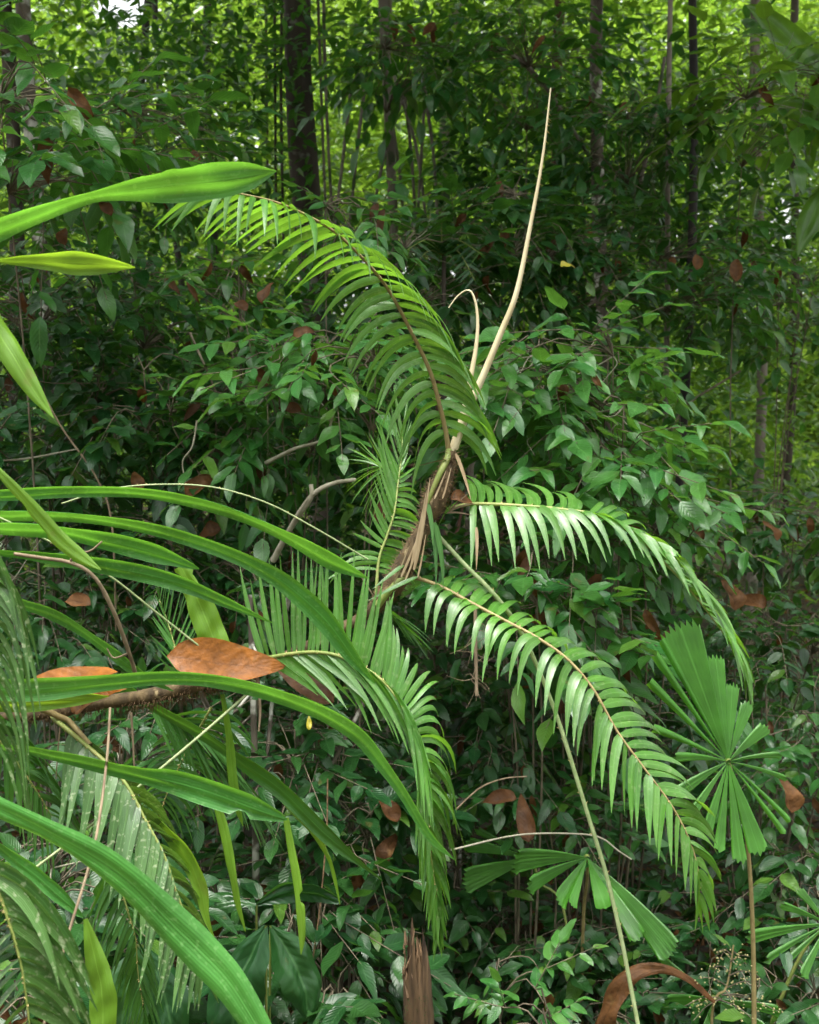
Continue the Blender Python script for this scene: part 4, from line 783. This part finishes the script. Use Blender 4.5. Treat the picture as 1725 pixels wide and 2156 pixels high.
# flowering low palm with a dead arching leaf
fp4 = palm_root('low flowering palm with cream buds and a dead brown arching leaf', 1510, 2200, 4.1, 'flowering_palm')
for pts in ([(1500, 2130, 4.1), (1530, 2080, 4.1), (1545, 1990, 4.12)],):
    stalk(fp4, pts, .009, .003, 'rachis_brown', 'flower_stalk')
fb = np.array(fp4.location)
for k, (x0, y0, x1, y1) in enumerate([(1540, 2010, 1510, 2005), (1538, 2025, 1580, 2015), (1536, 2045, 1500, 2040), (1535, 2055, 1590, 2050), (1530, 2075, 1470, 2060), (1530, 2080, 1600, 2070), (1528, 2085, 1560, 2150), (1520, 2095, 1600, 2110), (1515, 2100, 1440, 2120), (1515, 2105, 1460, 2150), (1525, 2095, 1640, 2130), (1515, 2105, 1590, 2150)]):
    g = Geo(); P = catmull([tuple(W(x0, y0, 4.1)), tuple(W((x0 + x1) / 2, (y0 + y1) / 2 - 8, 4.07)), tuple(W(x1, y1, 4.05))], 10); g.tube(P, np.linspace(.003, .0012, 10), 5)
    br = g.obj('flower_branch', M['twig'], fp4); bg_ = Geo()
    for j in range(15):
        p = P[int(RNG.integers(2, 10))] + RNG.normal(0, .014, 3); r = RNG.uniform(.0022, .004)
        bg_.tube([p + np.array([0, 0, -r]), p + np.array([0, 0, -r * .4]), p + np.array([0, 0, r * .4]), p + np.array([0, 0, r])], [r * .3, r, r, r * .3], 6)
    bg_.obj('buds', M['bud'], br, kind='stuff')
H4 = (1505, 2105, 4.15)
fan_leaf(fp4, H4, [seg_to(H4, *a) for a in [(1380, 2090, 9, 4, -.1, 15), (1600, 2150, 9, 4, -.1, 15), (1640, 2120, 6, 3, -.05, 10), (1400, 2040, 5, 3, .1, 5), (1460, 2180, 9, 4, -.1, 10)]], 'fan')
dl = strap(fp4, [(1505, 2110, 5), (1450, 2062, 7), (1395, 2040, 9), (1340, 2048, 15), (1302, 2085, 20), (1275, 2150, 24), (1262, 2200, 10)], 'dead', 4.05, 20, 40, label='dead brown leaf arching over to the left', blunt=True, wave=.25)
# young palms with undivided ribbed leaves at the bottom
def broad_leaf_palm(label, leaves, px, py, d):
    root = thing('young_palm', label, 'palm', (W(px, py, d).x, W(px, py, d).y, ground(W(px, py, d).x, W(px, py, d).y)))
    for (pts, dp, mt, tl) in leaves:
        q = pts[0]; stalk(root, [(q[0], q[1], dp)], .006, .004)
        strap(root, pts, mt, dp, tl, 26, cols=13, wave=.04, mid=True, name='leaf')
    return root
broad_leaf_palm('young palm with two dark ribbed leaves under the biggest strap leaf', [([(560, 1950, 3), (530, 2010, 45), (500, 2080, 60), (490, 2160, 50), (485, 2230, 5)], 3.5, 'shrub_dark', 25), ([(570, 1950, 3), (610, 2010, 42), (640, 2080, 50), (650, 2150, 4)], 3.6, 'shrub_dark', -20)], 560, 2300, 3.7)
broad_leaf_palm('young palm with wide dark leaves at the bottom left of centre', [([(290, 1990, 3), (275, 2050, 40), (262, 2110, 55), (255, 2190, 45), (252, 2250, 5)], 3.2, 'shrub_dark', 25), ([(300, 1990, 3), (330, 2050, 40), (350, 2110, 48), (365, 2190, 30), (370, 2230, 4)], 3.25, 'shrub_dark', -20)], 295, 2350, 3.3)
broad_leaf_palm('dark ribbed leaf fan left of the mottled sapling foot', [([(540, 1905, 3), (480, 1900, 20), (420, 1920, 24), (370, 1950, 3)], 3.9, 'shrub_dark', 40), ([(540, 1905, 3), (600, 1880, 20), (660, 1880, 24), (720, 1900, 3)], 3.9, 'shrub_dark', 40)], 540, 2150, 4.0)

# ------------------------------------------------------------------ stump, sticks, hanging vines, dead leaves
sp_ = W(870, 2050, 3.8); sroot = thing('broken_stump', 'broken rotten tree stump with a splintered top at the bottom centre', 'stump', (sp_.x, sp_.y, ground(sp_.x, sp_.y)))
o3 = np.array(sroot.location); top = W(870, 1918, 3.8).z - o3[2]; k = 28; rows = 26; r = 27 / F * 3.8
jag = np.array([top * (1 - .13 * abs(math.sin(i * 1.9)) - RNG.uniform(0, .12)) for i in range(k)]); jag[19:22] = [top * .97, top * 1.0, top * .95]
V = []
for i in range(rows):
    s = i / (rows - 1)
    for j in range(k):
        a = j * 2 * math.pi / k; rr = r * (1.3 - .35 * s) * (1 + .12 * math.sin(a * 5 + s * 3) + RNG.uniform(-.05, .05)) * (1 - .35 * max(0, s - .85) / .15)
        V.append((math.cos(a) * rr + .02 * math.sin(s * 3), math.sin(a) * rr, -.05 + (jag[j] + .05) * s))
Q = [(i * k + j, i * k + (j + 1) % k, (i + 1) * k + (j + 1) % k, (i + 1) * k + j) for i in range(rows - 1) for j in range(k)]
link('trunk', np_mesh('trunk', V, Q, mats=[M['rot']], smooth=False), sroot)
g = Geo()
for i in range(34):
    a = RNG.uniform(0, 6.28); z = top * RNG.uniform(.75, .97); p = o3 + np.array([math.cos(a) * r * .8, math.sin(a) * r * .8, z - .06])
    g.spike(p, np.array([RNG.normal(0, .006), RNG.normal(0, .006), RNG.uniform(.03, .075)]), RNG.uniform(.003, .007))
g.obj('splinters', M['rot'], sroot, kind='stuff')
g = Geo()
for i in range(300):
    a = RNG.uniform(-2.2, .2); z = top * RNG.uniform(.2, .72); p = o3 + np.array([math.cos(a) * r * 1.05, math.sin(a) * r * 1.05, z])
    g.spike(p, np.array([math.cos(a) * .01, math.sin(a) * .01, RNG.uniform(.004, .012)]), .002)
g.obj('moss', M['moss'], sroot, kind='stuff')

def stick(name, label, cat, runs, mat, group=None, roots=0, k=6):
    p0 = W(*runs[0][0][0]); root = thing(name, label, cat, tuple(p0), group)
    for (pts, r0, r1) in runs:
        P = catmull([tuple(W(*p)) for p in pts], 24); g = Geo(); g.tube(P, np.linspace(r0, r1, 24), k, rough=.08); o = g.obj('stem', M[mat], root)
        if roots:
            rg = Geo()
            for i in range(roots):
                q = P[int(RNG.integers(6, 22))]; e = q + np.array([RNG.normal(0, .05), RNG.normal(0, .03), RNG.normal(-.03, .03)]); m = (q + e) / 2 + RNG.normal(0, .012, 3)
                rg.tube(catmull([q, m, e], 6), np.linspace(.0014, .0005, 6), 4)
            rg.obj('rootlets', M[mat], o, kind='stuff')
    return root
stick('dead_branch', 'bleached forked dead branch left of the rattan sheath', 'branch', [([(575, 1180, 4.5), (612, 1112, 4.4), (655, 1045, 4.3), (700, 1018, 4.3), (748, 1010, 4.35)], .013, .008), ([(612, 1112, 4.4), (630, 1085, 4.36), (655, 1048, 4.3), (655, 1020, 4.3)], .011, .009)], 'twig_pale')
stick('dead_branch', 'pale dead branch behind the upper left shrub foot', 'branch', [([(560, 975, 4.6), (620, 945, 4.5), (680, 925, 4.5), (700, 880, 4.5), (705, 850, 4.5)], .009, .004)], 'twig_pale')
stick('hanging_liana', 'reddish hanging liana with rootlets in front of the mossy pole tree', 'liana', [([(1003, 1240, 4.0), (1001, 1300, 4.0), (1002, 1380, 4.0), (1004, 1465, 4.0)], .007, .006)], 'dry_vine', roots=26)
stick('brown_twig', 'curved pinkish brown twig crossing the strap leaves at the left', 'twig', [([(30, 1166, 2.55), (90, 1175, 2.55), (150, 1185, 2.55), (200, 1216, 2.56), (240, 1290, 2.6), (272, 1375, 2.66), (288, 1430, 2.72)], .0045, .005), ([(148, 1182, 2.55), (160, 1165, 2.54), (190, 1160, 2.54), (215, 1140, 2.54)], .003, .002), ([(272, 1375, 2.66), (240, 1385, 2.66), (225, 1365, 2.66)], .003, .0015)], 'dry_vine')
stick('dry_vine', 'long dry pale vine hanging through the lower left fronds', 'vine', [([(232, 1490, 2.45), (225, 1600, 2.4), (205, 1750, 2.3), (180, 1850, 2.25), (140, 1980, 2.2), (92, 2160, 2.15)], .003, .003)], 'dry_vine')
stick('dry_vine', 'short dry curled vine below the hairy stem', 'vine', [([(276, 1500, 2.7), (280, 1560, 2.7), (283, 1620, 2.7), (290, 1668, 2.7)], .0035, .0018)], 'dry_vine')
stick('dry_vine', 'thin dry strand below the left end of the hairy stem', 'vine', [([(128, 1520, 2.7), (122, 1580, 2.7), (118, 1640, 2.7)], .0022, .0012)], 'dry_vine')
stick('dry_vine', 'dry strip hanging below the base of the near frond', 'vine', [([(540, 1410, 2.8), (545, 1450, 2.78), (548, 1500, 2.78), (545, 1540, 2.78)], .006, .002)], 'dry_vine')
stick('thin_twig', 'thin bare twig sloping down the dark shrubs at the left', 'twig', [([(60, 770, 4.7), (130, 900, 4.7), (200, 1000, 4.7), (235, 1100, 4.7), (245, 1330, 4.75)], .004, .005)], 'dry_vine')
stick('thin_twig', 'pale twig lying across the dark shrubs at the left border', 'twig', [([(0, 970, 4.8), (60, 965, 4.8), (165, 945, 4.8)], .005, .003)], 'twig_pale')
stick('thin_twig', 'forked pale twig in the dark left shrubs', 'twig', [([(400, 700, 4.8), (440, 790, 4.8), (470, 860, 4.8)], .006, .004), ([(330, 830, 4.8), (400, 850, 4.8), (450, 880, 4.8)], .004, .003)], 'twig')
stick('thin_twig', 'curled pale twig above the thorny whip', 'twig', [([(415, 885, 4.6), (405, 940, 4.6), (385, 970, 4.6), (390, 1010, 4.6), (400, 1030, 4.6)], .004, .002)], 'twig_pale')
stick('thin_twig', 'thin pale twig lying across the low fan palm', 'twig', [([(950, 1790, 4.2), (1080, 1700 + 60, 4.25), (1180, 1755, 4.3), (1260, 1762, 4.3), (1300, 1790, 4.3), (1330, 1810, 4.3)], .004, .003)], 'twig_pale')
stick('thin_twig', 'thin bare twig behind the brown leaf at lower centre', 'twig', [([(960, 1705, 4.4), (1010, 1660, 4.4), (1060, 1640, 4.4), (1110, 1635, 4.4)], .004, .003)], 'dry_vine')
stick('spiny_stem', 'thin spiny stalk hanging in the shade left of the stump', 'vine', [([(690, 1640, 4.0), (688, 1750, 4.0), (675, 1900, 4.0), (655, 2050, 4.0), (640, 2180, 4.0)], .003, .003)], 'hair', roots=0)
LI = [(595, 0, 598, 420, 10.5, 'dark hanging liana touching the thick trunk on its left'), (578, 0, 582, 400, 10.8, 'thin liana left of the dark hanging liana'), (680, 0, 705, 430, 10.2, 'pale liana hanging just right of the thick dark trunk'), (668, 0, 690, 430, 10.6, 'thin dim liana between the thick trunk and the pale liana'), (560, 60, 566, 400, 12, 'faint far liana left of the thick trunk'),
      (900, 140, 880, 330, 9.5, 'grey stem slanting down left of the slim grey tree top'), (860, 230, 770, 420, 9.6, 'straight stem slanting left across the slim grey tree'), (740, 240, 700, 400, 9.6, 'slanting dry stem left of the slim grey tree'), (770, 230, 730, 420, 9.7, 'second slanting dry stem left of the slim grey tree'), (830, 220, 905, 420, 9.6, 'slanting dry stem right of the slim grey tree'), (850, 240, 880, 430, 9.8, 'second slanting dry stem right of the slim grey tree'), (890, 230, 925, 440, 9.4, 'pale rod leaning right of the slim grey tree'), (815, 250, 860, 430, 10, 'dim leaning stem just right of the slim grey tree')]
for (x0, y0, x1, y1, d, lab) in LI:
    stick('hanging_liana', lab, 'liana', [([(x0, y0 - 60, d), ((x0 + x1) / 2 + RNG.normal(0, 5), (y0 + y1) / 2, d + RNG.uniform(-.1, .1)), (x1, y1 + 120, d)], .016, .013)], 'bark_pale' if 'pale' in lab or 'grey' in lab or 'slanting' in lab else 'bark_dark', 'lianas and dry stems around the far trunks', k=5)
stick('bent_branch', 'pale bent branch under the leaf tangle at the top centre', 'branch', [([(1000, 95, 8.8), (1070, 110, 8.8), (1130, 160, 8.8), (1180, 230, 8.8), (1240, 330, 9)], .022, .012)], 'bark_pale')
stick('bent_branch', 'pale crooked branch crossing right of the mottled trunk', 'branch', [([(1235, 660, 8.4), (1290, 560, 8.4), (1330, 480, 8.3), (1350, 380, 8.3), (1375, 270, 8.2), (1400, 120, 8.2)], .02, .012)], 'bark_pale')
stick('bent_branch', 'thin branch sloping up right beside the blackish sapling', 'branch', [([(1350, 1080, 7.6), (1400, 950, 7.6), (1440, 860, 7.6), (1560, 780, 7.6)], .012, .006)], 'twig')

def dead_leaf(label, px, py, d, ln, ang, mk='dead', wd=.5, curl=.25, face=(0, -.75, .65), name='dead_leaf', cat='dead leaf', seed=0, wav=2.2):
    """ang: picture angle in degrees of the leaf axis, ln in px"""
    V, Q, U = leaf_template(12, wd, curl, .16 if wav < 1 else .42, wav=wav, ph=seed)
    V = V.copy(); V[:, 1] -= .5
    ax = np.array(D(math.cos(R(ang)), -math.sin(R(ang)), 0.15 / F, 1.0)); s = ln / F * d
    Fr = frames(ax[None], np.array([face], float))[0]
    me = np_mesh(name, V @ Fr.T * s, Q, U, np.zeros(len(V)), [M[mk]])
    return tag(link(name, me, None, W(px, py, d)), label, cat)
dead_leaf('large orange dead leaf caught on the rattan stem', 478, 1388, 2.78, 250, -4, 'dead_orange', .42, .05, (0, -.85, .5), wav=.5)
dead_leaf('second orange leaf half hidden behind the near frond leaflets', 640, 1440, 2.98, 150, 150, 'dead', .45, .1, wav=.8)
dead_leaf('long brown dead leaf lying on the strap leaves at the left border', 110, 1438, 2.62, 290, 186, 'dead_orange', .24, .08, (0, -.6, .8), seed=2, wav=.8)
dead_leaf('small orange leaf under the hairy stem at the left', 225, 1460, 2.66, 90, 190, 'dead_orange', .5, .1, seed=1)
dead_leaf('grey withered leaf behind the thin blade at the left', 185, 1475, 2.7, 80, 40, 'dead', .7, .3, seed=3)
dead_leaf('small grey scrap at the tip of the orange leaf', 412, 1422, 2.76, 34, 60, 'dead', .8, .4, seed=4)
for i, (lab, px, py, d, ln, ang, mk) in enumerate([
    ('brown dead leaf hanging upright in the left centre shrub', 560, 615, 4.6, 55, 75, 'dead'), ('curled dead leaf left of the upright brown one', 505, 640, 4.7, 45, 130, 'dead'),
    ('tan dead leaf on the pale green shrub', 640, 700, 4.3, 48, 20, 'dead'), ('brown leaf below the pale green shrub', 610, 858, 4.5, 55, 160, 'dead'), ('dark brown leaf behind the arching frond leaflets', 830, 745, 4.6, 60, 10, 'dead'),
    ('reddish curled dead leaf caught beside the brown sheath', 975, 1047, 2.96, 55, 10, 'dead'), ('rusty leaf behind the narrow upright frond', 800, 1075, 4.6, 60, 80, 'dead'),
    ('big brown leaf lying at lower centre', 1050, 1680, 4.3, 75, 175, 'dead'), ('pointed brown leaf standing upright at lower centre', 1105, 1725, 4.3, 95, 95, 'dead'), ('rust leaf hanging below the drooping left frond', 820, 1700, 4.4, 70, 120, 'dead'), ('rust leaf lower still beside the drooping frond', 815, 1790, 4.4, 75, 70, 'dead'),
    ('crumpled brown leaf at the right edge of the right frond', 1545, 1250, 4.9, 70, 100, 'dead'), ('second crumpled brown leaf beside the right frond tip', 1585, 1265, 4.9, 60, 160, 'dead'),
    ('small yellow leaf right of the tall spear', 1195, 555, 5.6, 34, 30, 'yellow'), ('rust coloured leaf hanging right of the mottled trunk', 1468, 550, 6.8, 40, 80, 'dead'), ('long rust leaf hanging below the upper right bush', 1552, 565, 6.8, 60, 80, 'dead'),
    ('upright rust leaf right of the fan palm', 1665, 1672, 4.6, 80, 95, 'dead'), ('tan leaf in the bush at the right border', 1630, 1115, 5.8, 50, 110, 'dead'), ('brown leaf in the hollow under the rattan fork', 1150, 1305, 4.6, 80, 175, 'dead'), ('yellow green fallen leaf left of the drooping frond', 650, 1522, 4.1, 30, 90, 'yellow'),
    ('brown leaf in the shade left of the broken strap leaf', 160, 1265, 4.2, 70, 160, 'dead'), ('dull brown leaf below the thorny whip', 425, 1020, 4.6, 80, 30, 'dead'), ('dark brown leaf in the hollow left of centre', 290, 1010, 4.7, 50, 100, 'dead'), ('brown leaf under the fine leaved shrub', 440, 1120, 4.7, 60, 200, 'dead'),
    ('small brown leaf in the dark above the stump', 745, 1860, 4.5, 60, 60, 'dead'), ('brown scrap hanging above the low fan palm', 905, 1470, 4.6, 30, 20, 'dead'), ('red brown leaf above the low fan palm', 1190, 1480, 4.9, 50, 60, 'dead'), ('brown leaf at the foot of the right bush', 1420, 1340, 4.9, 60, 20, 'dead'),
    ('brown leaf on the arching broad leaf', 222, 435, 4.4, 50, 120, 'dead'), ('brown leaf below the arching broad leaf', 135, 495, 4.6, 45, 100, 'dead')]):
    dead_leaf(lab, px, py, d, ln, ang, mk, RNG.uniform(.42, .66), RNG.uniform(.2, .7), (RNG.normal(0, .2), -.8, RNG.uniform(.3, .7)), seed=i)
